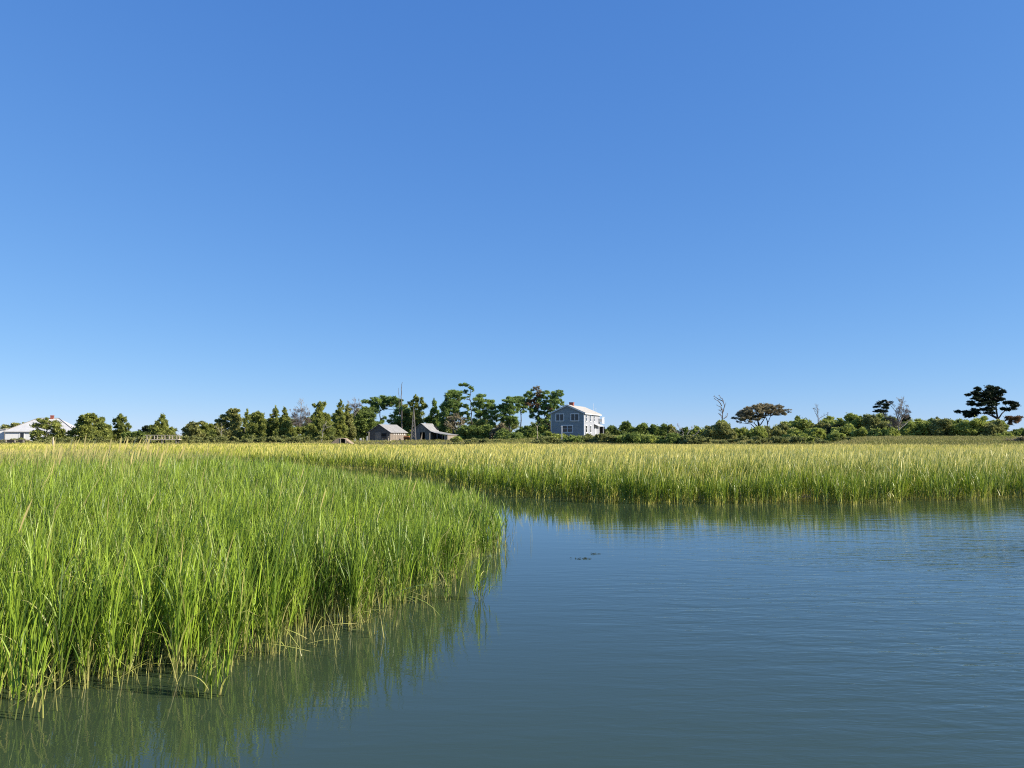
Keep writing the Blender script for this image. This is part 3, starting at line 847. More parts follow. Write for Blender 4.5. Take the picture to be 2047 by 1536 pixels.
dead(708, 880, [[(708, 884), (708, 840), (710, 812)], [(708, 838), (700, 820), (698, 808)], [(709, 832), (718, 816), (720, 806)]], 198, 'grey bare twigs showing above the trees left of the umbrella pine', 122, mat='dead_wood', r0=.12, levels=4, spread=.5, lenk=.64, dry=[(702, 812, 6, 5), (710, 812, 6, 6), (718, 811, 5, 5), (708, 824, 10, 8)])
tree('bushy_tree', 'full dark bushy tree left of the grey shed under the umbrella pine', 'tree', G_TREE, 200, [[(730, 888), (730, 850), (729, 826)]],
     [(728, 818, 8, 5), (738, 820, 7, 5), (718, 826, 9, 6), (732, 829, 12, 7), (745, 830, 8, 7), (712, 838, 10, 7), (727, 842, 14, 8), (744, 843, 11, 8), (711, 852, 12, 8), (728, 856, 15, 9), (746, 856, 10, 9), (714, 868, 14, 9), (734, 870, 16, 9), (752, 850, 5, 7)], 'deep_bush', 123, r0=.25, dens=1.15)
tree('pine_tree', 'umbrella shaped pine behind the grey shed with a flat crown reaching left', 'tree', G_TREE, 212, [[(761, 886), (761, 846), (759, 824), (764, 808)], [(760, 826), (748, 812), (734, 806)], [(760, 822), (778, 808), (792, 804)], [(760, 838), (768, 834), (772, 838)]],
     [(724, 804, 4, 3), (731, 802, 6, 3), (738, 804, 5, 3), (747, 799, 6, 4), (756, 800, 8, 5), (768, 797, 9, 5), (780, 797, 9, 5), (790, 799, 8, 5), (800, 803, 7, 5), (743, 808, 6, 5), (752, 811, 9, 6), (766, 806, 9, 5), (782, 806, 10, 5), (796, 811, 9, 6), (744, 818, 6, 5), (754, 821, 9, 5), (768, 816, 7, 4), (803, 815, 5, 6), (770, 836, 4, 4), (764, 842, 5, 4), (758, 846, 6, 5)], 'pine', 124, r0=.22, bark='dark_bark', dens=1.25, size=.42, aspect=.4, up=.5)
tree('pine_tree', 'dense pine between the umbrella pine and the windmill tower, under the dead pole', 'tree', G_TREE, 206, [[(805, 886), (804, 850), (806, 822)]],
     [(800, 818, 9, 5), (812, 821, 9, 5), (792, 825, 9, 5), (806, 829, 11, 6), (820, 829, 10, 6), (785, 833, 7, 5), (798, 838, 11, 6), (814, 840, 11, 7), (780, 843, 6, 4), (792, 847, 8, 5), (808, 851, 12, 7), (822, 848, 8, 8), (786, 854, 5, 4), (800, 862, 12, 8), (818, 862, 12, 9)], 'pine', 125, r0=.2, dens=1.15, size=.42, aspect=.45, up=.5)
dead(803, 880, [[(804, 886), (803, 840), (802, 800), (802, 778), (804, 764)], [(799, 830), (798, 800), (797, 776)]], 203, 'tall dead pole trunk with a crooked tip rising above the umbrella pine', 126, mat='snag_wood', r0=.20, levels=0)
tree('pine_tree', 'dark pointed evergreen behind the windmill tower', 'tree', G_TREE, 204, [[(834, 888), (834, 840), (832, 800)]],
     cone(832, 790, 880, 24, 127, -1, .62, 40) + [(820, 808, 6, 5), (813, 812, 5, 4), (844, 803, 5, 6), (850, 812, 6, 6)], 'cedar', 127, r0=.2, limbs=False, dens=1.2, size=.5, aspect=.5, up=.55)
tree('pine_tree', 'dark evergreen behind the barn roof with a jagged top', 'tree', G_TREE, 208, [[(866, 888), (866, 840), (866, 806)]], cone(866, 799, 880, 20, 128, 2, .5, 36), 'pine', 128, r0=.2, limbs=False, dens=1.2, size=.5, aspect=.5, up=.55)
tree('pine_tree', 'tall layered pine right of the barn with dense shelves of needles', 'tree', G_TREE, 202, [[(905, 888), (906, 840), (908, 810), (906, 788)], [(907, 820), (896, 810), (888, 808)], [(908, 806), (918, 798), (922, 788)]],
     [(903, 783, 7, 4), (912, 784, 6, 3), (897, 791, 7, 5), (908, 792, 9, 5), (918, 789, 6, 4), (893, 799, 6, 4), (904, 802, 10, 5), (916, 800, 7, 4), (888, 807, 7, 4), (900, 811, 11, 5), (913, 811, 9, 5), (884, 816, 6, 5), (895, 821, 11, 6), (910, 822, 10, 6), (884, 829, 7, 6), (898, 832, 12, 7), (914, 832, 9, 6), (886, 842, 9, 8), (900, 846, 11, 8), (884, 856, 9, 8)], 'pine', 129, r0=.24, dens=1.15, size=.42, aspect=.45, up=.5)
tree('pine_tree', 'tall thin pine with a long bare trunk and flag shaped tufts reaching left', 'tree', G_TREE, 204, [[(945, 886), (944, 850), (941, 815), (940, 790), (941, 776)], [(941, 790), (930, 787), (922, 786)], [(941, 801), (930, 797), (922, 796)], [(942, 820), (932, 814), (922, 812)], [(943, 828), (934, 826), (926, 828)], [(941, 778), (934, 772), (926, 771)]],
     [(922, 770, 5, 2.2), (929, 769, 6, 2.4), (936, 771, 4, 2.4), (941, 775, 5, 3.2), (945, 780, 3, 3), (931, 782, 5, 2.5), (922, 784, 5, 2.2), (926, 796, 6, 2.5), (917, 797, 5, 2.4), (936, 793, 3, 2), (920, 811, 7, 3), (929, 812, 7, 3), (936, 816, 4, 3), (912, 813, 5, 3), (924, 826, 6, 3), (932, 825, 5, 3), (916, 830, 5, 3), (936, 838, 5, 4), (928, 842, 6, 4)], 'pine', 130, r0=.20, bark='dark_bark', dens=1.35, size=.40, aspect=.4, up=.5)
tree('bare_tree', 'russet half bare tree with a forked pale trunk between the barn and the thin pine', 'tree', G_TREE, 192, [[(913, 884), (913, 862), (914, 850)], [(913, 862), (904, 852), (900, 846)], [(913, 858), (922, 850), (928, 848)], [(913, 856), (909, 842), (908, 834)]],
     [(902, 838, 7, 5), (912, 832, 7, 5), (922, 838, 7, 5), (897, 848, 7, 5), (908, 846, 8, 5), (920, 848, 8, 5), (904, 856, 7, 4), (926, 854, 6, 4)], 'brown_leaf', 131, r0=.16, bark='dead_wood', dens=.45, size=.42, aspect=.5)
shrub(936, 850, 886, 27, 188, 'mid green rounded shrub below the tall thin pine', 132, 'deep_bush')
tree('pine_tree', 'rounded twin trunked pine right of the tall thin pine', 'tree', G_TREE, 200, [[(961, 886), (961, 850), (960, 825), (958, 800)], [(961, 848), (972, 828), (978, 812)], [(978, 886), (977, 850), (980, 826)]],
     [(957, 791, 6, 3.5), (966, 791, 5, 3), (953, 799, 7, 4), (963, 801, 8, 5), (975, 803, 7, 4), (984, 804, 6, 4), (950, 809, 8, 5), (962, 812, 9, 5), (978, 813, 9, 5), (988, 814, 5, 5), (953, 820, 9, 5), (968, 823, 10, 6), (985, 825, 8, 6), (956, 832, 8, 5), (974, 836, 9, 6), (990, 838, 6, 6), (950, 842, 5, 5), (964, 846, 7, 5), (982, 848, 8, 6)], 'pine', 133, r0=.2, bark='dark_bark', dens=1.1, size=.42, aspect=.45, up=.5)
tree('pine_tree', 'layered pine with drooping limbs in the middle of the tree group', 'tree', G_TREE, 198, [[(1018, 886), (1018, 850), (1018, 820), (1020, 800)], [(1018, 826), (1006, 818), (998, 814)], [(1018, 838), (1006, 832), (1000, 834)]],
     [(1019, 797, 7, 4), (1012, 803, 7, 4), (1025, 804, 7, 4), (1008, 812, 8, 5), (1022, 813, 9, 5), (1000, 815, 6, 4), (1006, 823, 9, 5), (1022, 824, 10, 5), (1034, 821, 5, 4), (1000, 831, 6, 4), (1012, 834, 9, 5), (1027, 835, 9, 5), (1004, 842, 7, 4), (1018, 846, 9, 5), (1032, 843, 6, 5)], 'pine', 134, r0=.2, dens=1.15, size=.42, aspect=.45, up=.5)
tree('pine_tree', 'pine with a straight bare trunk and high flat crown left of the brown tall tree', 'tree', G_TREE, 206, [[(1041, 886), (1041, 850), (1040, 820), (1038, 800)], [(1040, 822), (1050, 812), (1054, 806)]],
     [(1026, 796, 5, 3), (1034, 795, 6, 3.5), (1043, 797, 6, 3.5), (1030, 802, 7, 4), (1042, 804, 8, 4.5), (1052, 806, 6, 4), (1036, 812, 7, 4), (1048, 814, 7, 4), (1046, 822, 5, 3)], 'pine', 135, r0=.2, bark='dark_bark', dens=1.2, size=.42, aspect=.45, up=.5)
tree('tall_pine', 'tallest wide tree beside the blue house with some brown needles', 'tree', G_TREE, 200, [[(1078, 886), (1078, 850), (1076, 820), (1072, 795), (1073, 775)], [(1100, 884), (1099, 850), (1104, 826), (1114, 800)], [(1078, 850), (1066, 828), (1058, 812)], [(1099, 852), (1088, 832), (1086, 812)], [(1103, 830), (1114, 818), (1122, 812)], [(1099, 850), (1090, 846), (1086, 842)]],
     [(1058, 784, 6, 4), (1064, 781, 4, 3), (1053, 792, 6, 4), (1063, 791, 6, 4), (1092, 786, 7, 4), (1086, 792, 7, 4), (1098, 795, 6, 4), (1106, 787, 6, 4), (1112, 785, 4, 3), (1120, 784, 5, 3.5), (1116, 791, 7, 4), (1124, 789, 4, 3), (1106, 796, 7, 5), (1048, 800, 6, 4), (1078, 800, 6, 4), (1094, 803, 7, 4), (1112, 803, 8, 5), (1122, 801, 4, 3), (1123, 805, 4, 2.5), (1086, 815, 7, 5), (1100, 812, 7, 4), (1108, 810, 6, 4), (1082, 826, 7, 4), (1092, 826, 6, 4), (1070, 820, 7, 4), (1060, 820, 6, 4), (1076, 836, 8, 5), (1064, 832, 6, 4), (1098, 834, 8, 5), (1104, 820, 8, 5), (1114, 815, 6, 3), (1090, 842, 8, 5), (1078, 808, 8, 5), (1092, 812, 7, 5), (1104, 803, 8, 5)], 'pine', 136, r0=.22, bark='bark', dens=1.05, size=.40, aspect=.5, up=.5,
     more=[('brown_needles', [(1060, 800, 8, 5), (1056, 808, 7, 4), (1068, 803, 7, 5), (1080, 793, 6, 5), (1064, 812, 7, 4), (1100, 818, 7, 4), (1074, 811, 6, 4)], 'red_needles'),
           ('bare_top', [(1070, 777, 4, 4), (1076, 776, 4, 4), (1074, 785, 6, 5), (1080, 784, 4, 4)], 'brown_leaf')])
dead(1091, 880, [[(1094, 884), (1096, 856), (1090, 842)], [(1096, 858), (1104, 846), (1110, 832)], [(1094, 862), (1088, 852), (1084, 850)]], 187, 'crooked dark dead tree against the left corner of the blue house', 137, mat='dark_bark', r0=.14, levels=3, spread=.6)
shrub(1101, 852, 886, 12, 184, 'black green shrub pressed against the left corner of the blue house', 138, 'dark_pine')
dead(1074, 872, [[(1073.5, 876), (1073.6, 862), (1074, 854)], [(1074, 856), (1070, 848)], [(1074, 855), (1078, 848)]], 172, 'pale cream forked snag in front of the green thicket left of the blue house', 139, mat='pale_wood', r0=.10, levels=1)
for a in [(968, 846, 887, 24, 186, 'dark green thicket shrub at the foot of the twin trunked pine', 140, 'deep_bush'),
          (1000, 842, 887, 22, 184, 'russet tinged thicket shrub below the layered middle pine', 141, 'brown_leaf'),
          (1012, 856, 888, 24, 178, 'rounded green thicket shrub in front of the russet one', 142, 'deep_bush'),
          (1050, 850, 888, 26, 180, 'wide green thicket shrub behind the pale cream snag', 143, 'deep_bush'),
          (1074, 838, 884, 22, 184, 'tallest light green thicket shrub under the brown tall tree', 144, 'bush'),
          (1030, 864, 889, 20, 172, 'low dark thicket shrub at the meadow edge left of the pale snag', 145, 'deep_bush'),
          (1096, 862, 888, 20, 174, 'low leafy shrub covering the left foot of the blue house', 146, 'bush'),
          (1122, 866, 889, 18, 170, 'low green shrub around the foot of the white pole', 147, 'bush'),
          (1092, 876, 893, 28, 150, 'flat olive shrub patch in the meadow before the thicket', 148, 'cover'),
          (1146, 871, 892, 24, 158, 'dense low shrub before the front wall of the blue house', 149, 'deep_bush'),
          (1178, 870, 892, 22, 158, 'olive low shrub before the right corner of the blue house', 150, 'cover'),
          (1212, 868, 892, 26, 156, 'tan topped shrub right of the blue house porch', 151, 'cover'),
          (1256, 868, 892, 28, 154, 'mid green low shrub in the front row right of the blue house', 152, 'deep_bush'),
          (1300, 866, 892, 26, 154, 'brighter green front shrub left of the grey dead branches', 153, 'bush'),
          (1340, 868, 892, 24, 152, 'dark front shrub just below the grey dead branches', 154, 'deep_bush'),
          (1376, 872, 893, 22, 150, 'low olive front shrub right of the grey dead branches', 155, 'cover')]:
    shrub(*a)
shrub(818, 866, 885, 8, 194, 'small green shrub in the gap between the shed and the windmill tower', 156, 'bush')
shrub(913, 871, 887, 11, 172, 'green shrub growing against the end of the barn lean-to', 157, 'bush')
for i, (px, top, hw, lab) in enumerate([(1222, 846, 18, 'dark hedge shrub beside the rear balcony of the blue house'), (1252, 843, 20, 'dark rounded hedge shrub second out from the balcony'),
                                       (1284, 842, 20, 'hedge shrub with jagged dark top halfway along the hedge'), (1316, 840, 19, 'highest dark green hedge shrub before the hedge turns thin'),
                                       (1342, 844, 15, 'thin greyish hedge shrub behind the grey dead branches'), (1366, 850, 14, 'low dark hedge shrub behind the grey dead branches at their right')]):
    shrub(px, top, 880, hw, 198, lab, 160+i, 'deep_bush' if i != 4 else 'olive')
dead(1372, 880, [[(1368, 880), (1366, 864), (1358, 854)], [(1368, 878), (1378, 864), (1384, 858)], [(1370, 880), (1390, 870), (1398, 864)], [(1366, 872), (1356, 866), (1350, 862)]], 162, 'tangle of grey dead branches sprawling over the front shrubs', 170, name='dead_shrub', cat='dead shrub', mat='dead_wood', r0=.09, levels=3, spread=.6, lenk=.6)
shrub(1392, 850, 884, 18, 174, 'olive green shrub between the dead branches and the round bush', 171, 'bush')
shrub(1438, 837, 886, 30, 168, 'large round grey green bush with the wind bent dead tree above it', 172, 'olive', n=30)
shrub(1440, 838, 862, 16, 170, 'yellow green leafy cap on top of the large round bush', 173, 'bush')
dead(1444, 862, [[(1444, 868), (1444.5, 838), (1445.5, 824)], [(1445, 826), (1441, 815), (1434, 811)], [(1445.5, 824), (1449, 812), (1446, 801), (1440, 794)], [(1446, 803), (1436, 798), (1430, 794)], [(1443, 812), (1437, 804), (1428, 799)], [(1447, 837), (1453, 834), (1457, 828)]], 176, 'wind bent bare tree leaning left above the large round bush', 174, mat='snag_wood', r0=.20, levels=2, spread=.5, wind=-.6, lenk=.6)
def umbrella():
    r = random.Random(31)
    X0, T, Bm = (1476, 1490, 1505, 1520, 1535, 1545, 1556, 1567), (828, 818, 812, 808.5, 808, 813, 809, 818), (847, 847, 845, 840, 834, 829, 831, 830)
    out = []
    for _ in range(110):
        x = r.uniform(1474, 1568); t, b = np.interp(x, X0, T), np.interp(x, X0, Bm)
        out.append((x, t+2+(b-t-3)*r.random()**1.15, r.uniform(3, 5.5), r.uniform(1.3, 2.2), r.uniform(-3.5, 3.5)))
    return out
tree('spreading_tree', 'umbrella shaped brownish tree with fanned limbs above the bushes on the right', 'tree', G_TREE, 174, [[(1520, 884), (1519, 858), (1514, 842), (1500, 833), (1480, 832)], [(1518, 856), (1506, 846), (1488, 844)], [(1519, 860), (1510, 834), (1512, 812)], [(1533, 880), (1535, 846), (1542, 832), (1560, 826)], [(1535, 848), (1530, 828), (1538, 812)], [(1514, 862), (1500, 848), (1482, 846)], [(1520, 850), (1528, 836), (1524, 818)]],
     [(1480, 826, 7, 4), (1488, 822, 8, 4), (1480, 833, 6, 3), (1498, 818, 9, 4), (1496, 828, 10, 4), (1508, 813, 8, 3.5), (1512, 822, 9, 5), (1524, 813, 9, 4), (1536, 811, 8, 4), (1530, 820, 9, 4), (1550, 815, 7, 4), (1560, 814, 5, 4), (1558, 822, 7, 4), (1564, 825, 4, 3), (1546, 828, 6, 3), (1484, 838, 8, 3), (1500, 836, 8, 3)] + umbrella(), 'brown_leaf', 175, r0=.20, bark='dark_bark', dens=.95, size=.40, aspect=.4, up=.6)
# ---- right hand bushes
for i, (px, top, bot, hw, Y, mat, lab) in enumerate([
        (1478, 854, 886, 24, 172, 'bush', 'green shrub under the left overhang of the umbrella shaped tree'),
        (1512, 850, 888, 22, 168, 'bush', 'bright shrub at the foot of the umbrella shaped tree'),
        (1548, 848, 888, 24, 172, 'olive', 'brown tinted shrub just right of the umbrella shaped trunk'),
        (1570, 838, 884, 20, 182, 'olive', 'olive shrub rising behind the brown tinted one'),
        (1600, 832, 884, 24, 184, 'bush', 'tall pale topped shrub left of the small grey dead tree'),
        (1590, 856, 890, 24, 162, 'bush', 'front shrub with yellow green top below the tall pale topped shrub'),
        (1628, 852, 888, 22, 160, 'bush', 'leafy front shrub below the small grey dead tree'),
        (1640, 838, 884, 22, 180, 'olive', 'olive shrub around the base of the small grey dead tree'),
        (1608, 868, 892, 18, 154, 'bush', 'lowest bright shrub at the marsh edge left of the big bush mass'),
        (1664, 838, 886, 18, 174, 'dark_pine', 'black green gap shrub between the small dead tree and the big bush mass'),
        (1706, 820, 884, 24, 182, 'bush', 'high domed bush, left of the two that form the big bush mass'),
        (1750, 821, 884, 32, 178, 'olive', 'high domed bush in front of the small dark pine'),
        (1690, 842, 888, 24, 164, 'bush', 'rounded bush in front of the left high dome'),
        (1718, 848, 888, 18, 160, 'bush', 'bright crisp bush in front between the two high domes'),
        (1672, 858, 890, 18, 156, 'bush', 'low front bush at the foot of the black green gap shrub'),
        (1764, 853, 888, 28, 154, 'bush', 'bright green low bush left of the large bare grey tree'),
        (1832, 831, 884, 28, 174, 'bush', 'large smooth bush just right of the large bare grey tree'),
        (1880, 834, 882, 26, 172, 'olive', 'grey green rounded bush in the middle of the right hand row'),
        (1868, 832, 870, 22, 186, 'deep_bush', 'dark top of a bush peeking over the right hand row'),
        (1932, 832, 881, 33, 170, 'bush', 'widest green bush of the right hand row, left of the dark pine'),
        (1986, 838, 882, 28, 168, 'olive', 'brown centred bush under the dark pine'),
        (1992, 837, 862, 20, 176, 'bush', 'yellow green shrub top directly below the dark pine trunk'),
        (2030, 857, 886, 26, 176, 'deep_bush', 'low bush at the far right edge of the photo'),
        (2036, 878, 896, 24, 128, 'brown_leaf', 'brown dried low shrub in the marsh at the far right'),
        (2012, 866, 884, 18, 160, 'bush', 'small meadow bush right of the brown centred bush')]):
    shrub(px, top, bot, hw, Y, lab, 200+i, mat, n=26)
dead(1636, 846, [[(1636, 868), (1636, 834), (1634, 822)], [(1636, 836), (1628, 826), (1625, 820)], [(1637, 838), (1648, 832), (1656, 828)]], 186, 'small grey dead tree with a tuft of dark foliage left of the big bush mass', 230, mat='snag_wood', r0=.12, levels=3, spread=.55)
tree('pine_tree', 'small dark pine poking above the high domed bushes', 'tree', G_TREE, 190, [[(1768, 880), (1768, 830), (1768, 806)]],
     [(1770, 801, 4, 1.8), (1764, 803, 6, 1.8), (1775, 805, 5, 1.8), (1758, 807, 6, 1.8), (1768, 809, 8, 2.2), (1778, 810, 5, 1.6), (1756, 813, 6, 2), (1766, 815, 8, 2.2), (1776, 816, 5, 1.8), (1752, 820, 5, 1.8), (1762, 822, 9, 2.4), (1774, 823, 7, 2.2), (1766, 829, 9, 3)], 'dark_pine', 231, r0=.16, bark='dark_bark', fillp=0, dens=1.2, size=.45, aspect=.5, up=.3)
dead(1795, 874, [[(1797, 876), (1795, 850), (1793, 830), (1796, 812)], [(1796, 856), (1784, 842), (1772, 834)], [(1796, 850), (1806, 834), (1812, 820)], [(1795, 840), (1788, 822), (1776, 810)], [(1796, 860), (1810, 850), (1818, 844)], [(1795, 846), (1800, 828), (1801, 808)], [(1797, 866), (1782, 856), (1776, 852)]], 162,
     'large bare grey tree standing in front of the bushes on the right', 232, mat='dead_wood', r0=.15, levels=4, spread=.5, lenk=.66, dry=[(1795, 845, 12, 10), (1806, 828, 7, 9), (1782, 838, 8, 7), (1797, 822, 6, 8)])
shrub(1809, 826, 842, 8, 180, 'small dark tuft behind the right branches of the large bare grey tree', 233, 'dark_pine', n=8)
tree('pine_tree', 'large windswept pine coloured as a backlit silhouette standing alone at the far right', 'tree', G_TREE, 178, [[(1994, 884), (1995, 850), (1994, 830), (1992, 806), (1988, 784)], [(1994, 836), (1974, 822), (1956, 812)], [(1995, 838), (2010, 822), (2030, 808)], [(1993, 820), (1974, 806), (1948, 796)], [(1992, 808), (1970, 792), (1944, 788)], [(1994, 838), (1976, 828), (1954, 824)], [(1992, 800), (1970, 784), (1954, 778)], [(2000, 846), (2016, 838), (2036, 838)]],
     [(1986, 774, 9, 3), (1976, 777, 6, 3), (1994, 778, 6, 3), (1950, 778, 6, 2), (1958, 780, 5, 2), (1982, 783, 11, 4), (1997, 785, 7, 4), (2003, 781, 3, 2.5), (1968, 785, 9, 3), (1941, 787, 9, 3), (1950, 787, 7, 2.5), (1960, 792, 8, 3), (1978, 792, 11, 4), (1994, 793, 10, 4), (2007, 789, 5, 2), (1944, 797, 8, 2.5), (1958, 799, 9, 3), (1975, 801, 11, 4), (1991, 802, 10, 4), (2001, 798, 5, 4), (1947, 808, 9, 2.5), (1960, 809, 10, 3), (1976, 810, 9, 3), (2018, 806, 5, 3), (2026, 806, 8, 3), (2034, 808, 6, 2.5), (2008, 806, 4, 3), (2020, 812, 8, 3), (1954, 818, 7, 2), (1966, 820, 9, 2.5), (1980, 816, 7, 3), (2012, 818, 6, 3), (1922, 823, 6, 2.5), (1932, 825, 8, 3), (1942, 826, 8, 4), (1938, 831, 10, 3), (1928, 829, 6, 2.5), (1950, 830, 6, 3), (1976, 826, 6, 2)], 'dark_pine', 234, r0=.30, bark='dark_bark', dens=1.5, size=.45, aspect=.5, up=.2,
     more=[('rusty_branch', [(2012, 836, 8, 3), (2022, 837, 9, 3), (2034, 835, 8, 2.5), (2042, 838, 6, 2), (2030, 843, 6, 3), (2016, 844, 6, 4)], 'red_needles')])

# ---- low undergrowth that nobody could count
def undergrowth():
    blobs_v, blobs_t = [], []
    r = np.random.default_rng(77)
    for (x0, x1, y0, y1, Y, n, rr) in [(50, 360, 877, 888, 158, 75, 6), (0, 60, 882, 888, 160, 14, 5), (690, 965, 858, 884, 212, 110, 8), (330, 690, 875, 888, 160, 90, 6), (905, 1110, 880, 888, 164, 30, 6), (1210, 1400, 876, 890, 160, 40, 6), (1400, 1800, 876, 890, 152, 80, 6), (1800, 2047, 874, 884, 162, 30, 5)]:
        bl = [(r.uniform(x0, x1), r.uniform(y0, y1), rr*r.uniform(.7, 1.4), rr*r.uniform(.4, .7), r.uniform(-5, 5)) for _ in range(n)]
        v, t = leaves(bl, Y, 1.0, .38, .6, .4, int(x0)+5)
        blobs_v.append(v); blobs_t.append(t)
    v, t = np.concatenate(blobs_v), np.concatenate(blobs_t)
    o = mesh_np('undergrowth', v, [np.arange(len(v)).reshape(-1, 3)], M['cover'], None, {'tint': t})
    tag(o, 'tangled low olive scrub along the foot of the trees', 'undergrowth', kind='stuff')
undergrowth()

def mass(name, label, x0, x1, prof, bot, Y, n, r0, mat, seed, size=.42, aspect=.5, up=.5):
    r = np.random.default_rng(seed)
    bl = []
    for _ in range(n):
        x = r.uniform(x0, x1)
        top = np.interp(x, [p[0] for p in prof], [p[1] for p in prof]) + r.uniform(0, 7)
        y = top + (bot-top)*r.random()**1.3
        q = r0*r.uniform(.6, 1.3)
        bl.append((x, y+q*.6, q*1.1, q*.8, r.uniform(-5, 5)))
    v, t = leaves(bl, Y, .8, size, aspect, up, seed)
    tag(mesh_np(name, v, [np.arange(len(v)).reshape(-1, 3)], M[mat], None, {'tint': t}), label, kind='stuff')
mass('woods', 'dense dark woods filling the view behind the front row of cedars and pines', 362, 1104,
     [(362, 860), (400, 852), (440, 846), (480, 834), (520, 830), (560, 828), (600, 840), (640, 824), (690, 818), (735, 824), (757, 846), (764, 862), (778, 862), (790, 838), (820, 824), (860, 822), (890, 832), (915, 846), (925, 862), (938, 858), (950, 838), (975, 832), (990, 852), (1002, 836), (1030, 836), (1040, 862), (1052, 862), (1064, 842), (1085, 830), (1104, 842)], 886, 224, 330, 8, 'cedar', 501)
mass('thicket', 'continuous green thicket filling in behind the separate bushes on the right', 1400, 2012,
     [(1400, 858), (1430, 850), (1470, 862), (1500, 856), (1560, 848), (1600, 838), (1640, 842), (1690, 828), (1760, 828), (1800, 834), (1900, 838), (1960, 838), (2012, 846)], 884, 190, 240, 8, 'bush', 502, .40, .8, .3)

# ------------------------------------------------------------------ buildings
A20 = math.radians(20)

def add_window(parent, x0, x1, z0, z1, y, axis='x', name='window', lights=2, fw=.19, proud=.07, bars=False):
    """a framed window; on a front wall axis='x' (wall plane y), on a side wall axis='y' (wall plane x=y)"""
    def bx(mb, a0, a1, d0, d1, c0, c1):
        if axis == 'x': mb.box(a0, a1, d0, d1, c0, c1)
        else: mb.box(-d1, -d0, a0, a1, c0, c1)
    s = y if axis == 'x' else -y
    f = MB()
    bx(f, x0-fw, x1+fw, s-proud, s+.02, z1, z1+fw); bx(f, x0-fw, x1+fw, s-proud-.03, s+.02, z0-fw, z0)
    bx(f, x0-fw, x0, s-proud, s+.02, z0, z1); bx(f, x1, x1+fw, s-proud, s+.02, z0, z1)
    for k in range(1, lights):
        c = x0+(x1-x0)*k/lights
        bx(f, c-fw*.35, c+fw*.35, s-proud, s+.02, z0, z1)
    fo = f.build(name, M['white_paint'], parent)
    for k in range(lights):
        p = MB()
        a0, a1 = x0+(x1-x0)*k/lights, x0+(x1-x0)*(k+1)/lights
        bx(p, a0+.03, a1-.03, s-.03, s-.01, z0+.02, z1-.02)
        po = p.build('pane', M['glass'], fo)
        if bars:
            q = MB(); zc = (z0+z1)/2
            bx(q, a0+.04, a1-.04, s-.05, s-.03, zc-.03, zc+.03)
            q.build('glazing_bar', M['white_paint'], fo)
    return fo

def lap_siding(mb, rows, x0f, x1f, y, z0, z1, axis='x', out=-1):
    """horizontal lapped boards: each board leans out at its lower edge"""
    h = (z1-z0)/rows
    for i in range(rows):
        a, b = z0+i*h, z0+(i+1)*h
        xa0, xa1, xb0, xb1 = x0f(a), x1f(a), x0f(b), x1f(b)
        if xb1-xb0 < .02: xb0 = xb1 = (xb0+xb1)/2; xb0 -= .01; xb1 += .01
        d0, d1 = y+out*.045, y+out*.012
        if axis == 'x':
            mb.hexa([(xa0, d0, a), (xa1, d0, a), (xa1, y+.06, a), (xa0, y+.06, a)], [(xb0, d1, b), (xb1, d1, b), (xb1, y+.06, b), (xb0, y+.06, b)])
        else:
            mb.hexa([(d0, xa0, a), (d0, xa1, a), (y-.06, xa1, a), (y-.06, xa0, a)], [(d1, xb0, b), (d1, xb1, b), (y-.06, xb1, b), (y-.06, xb0, b)])

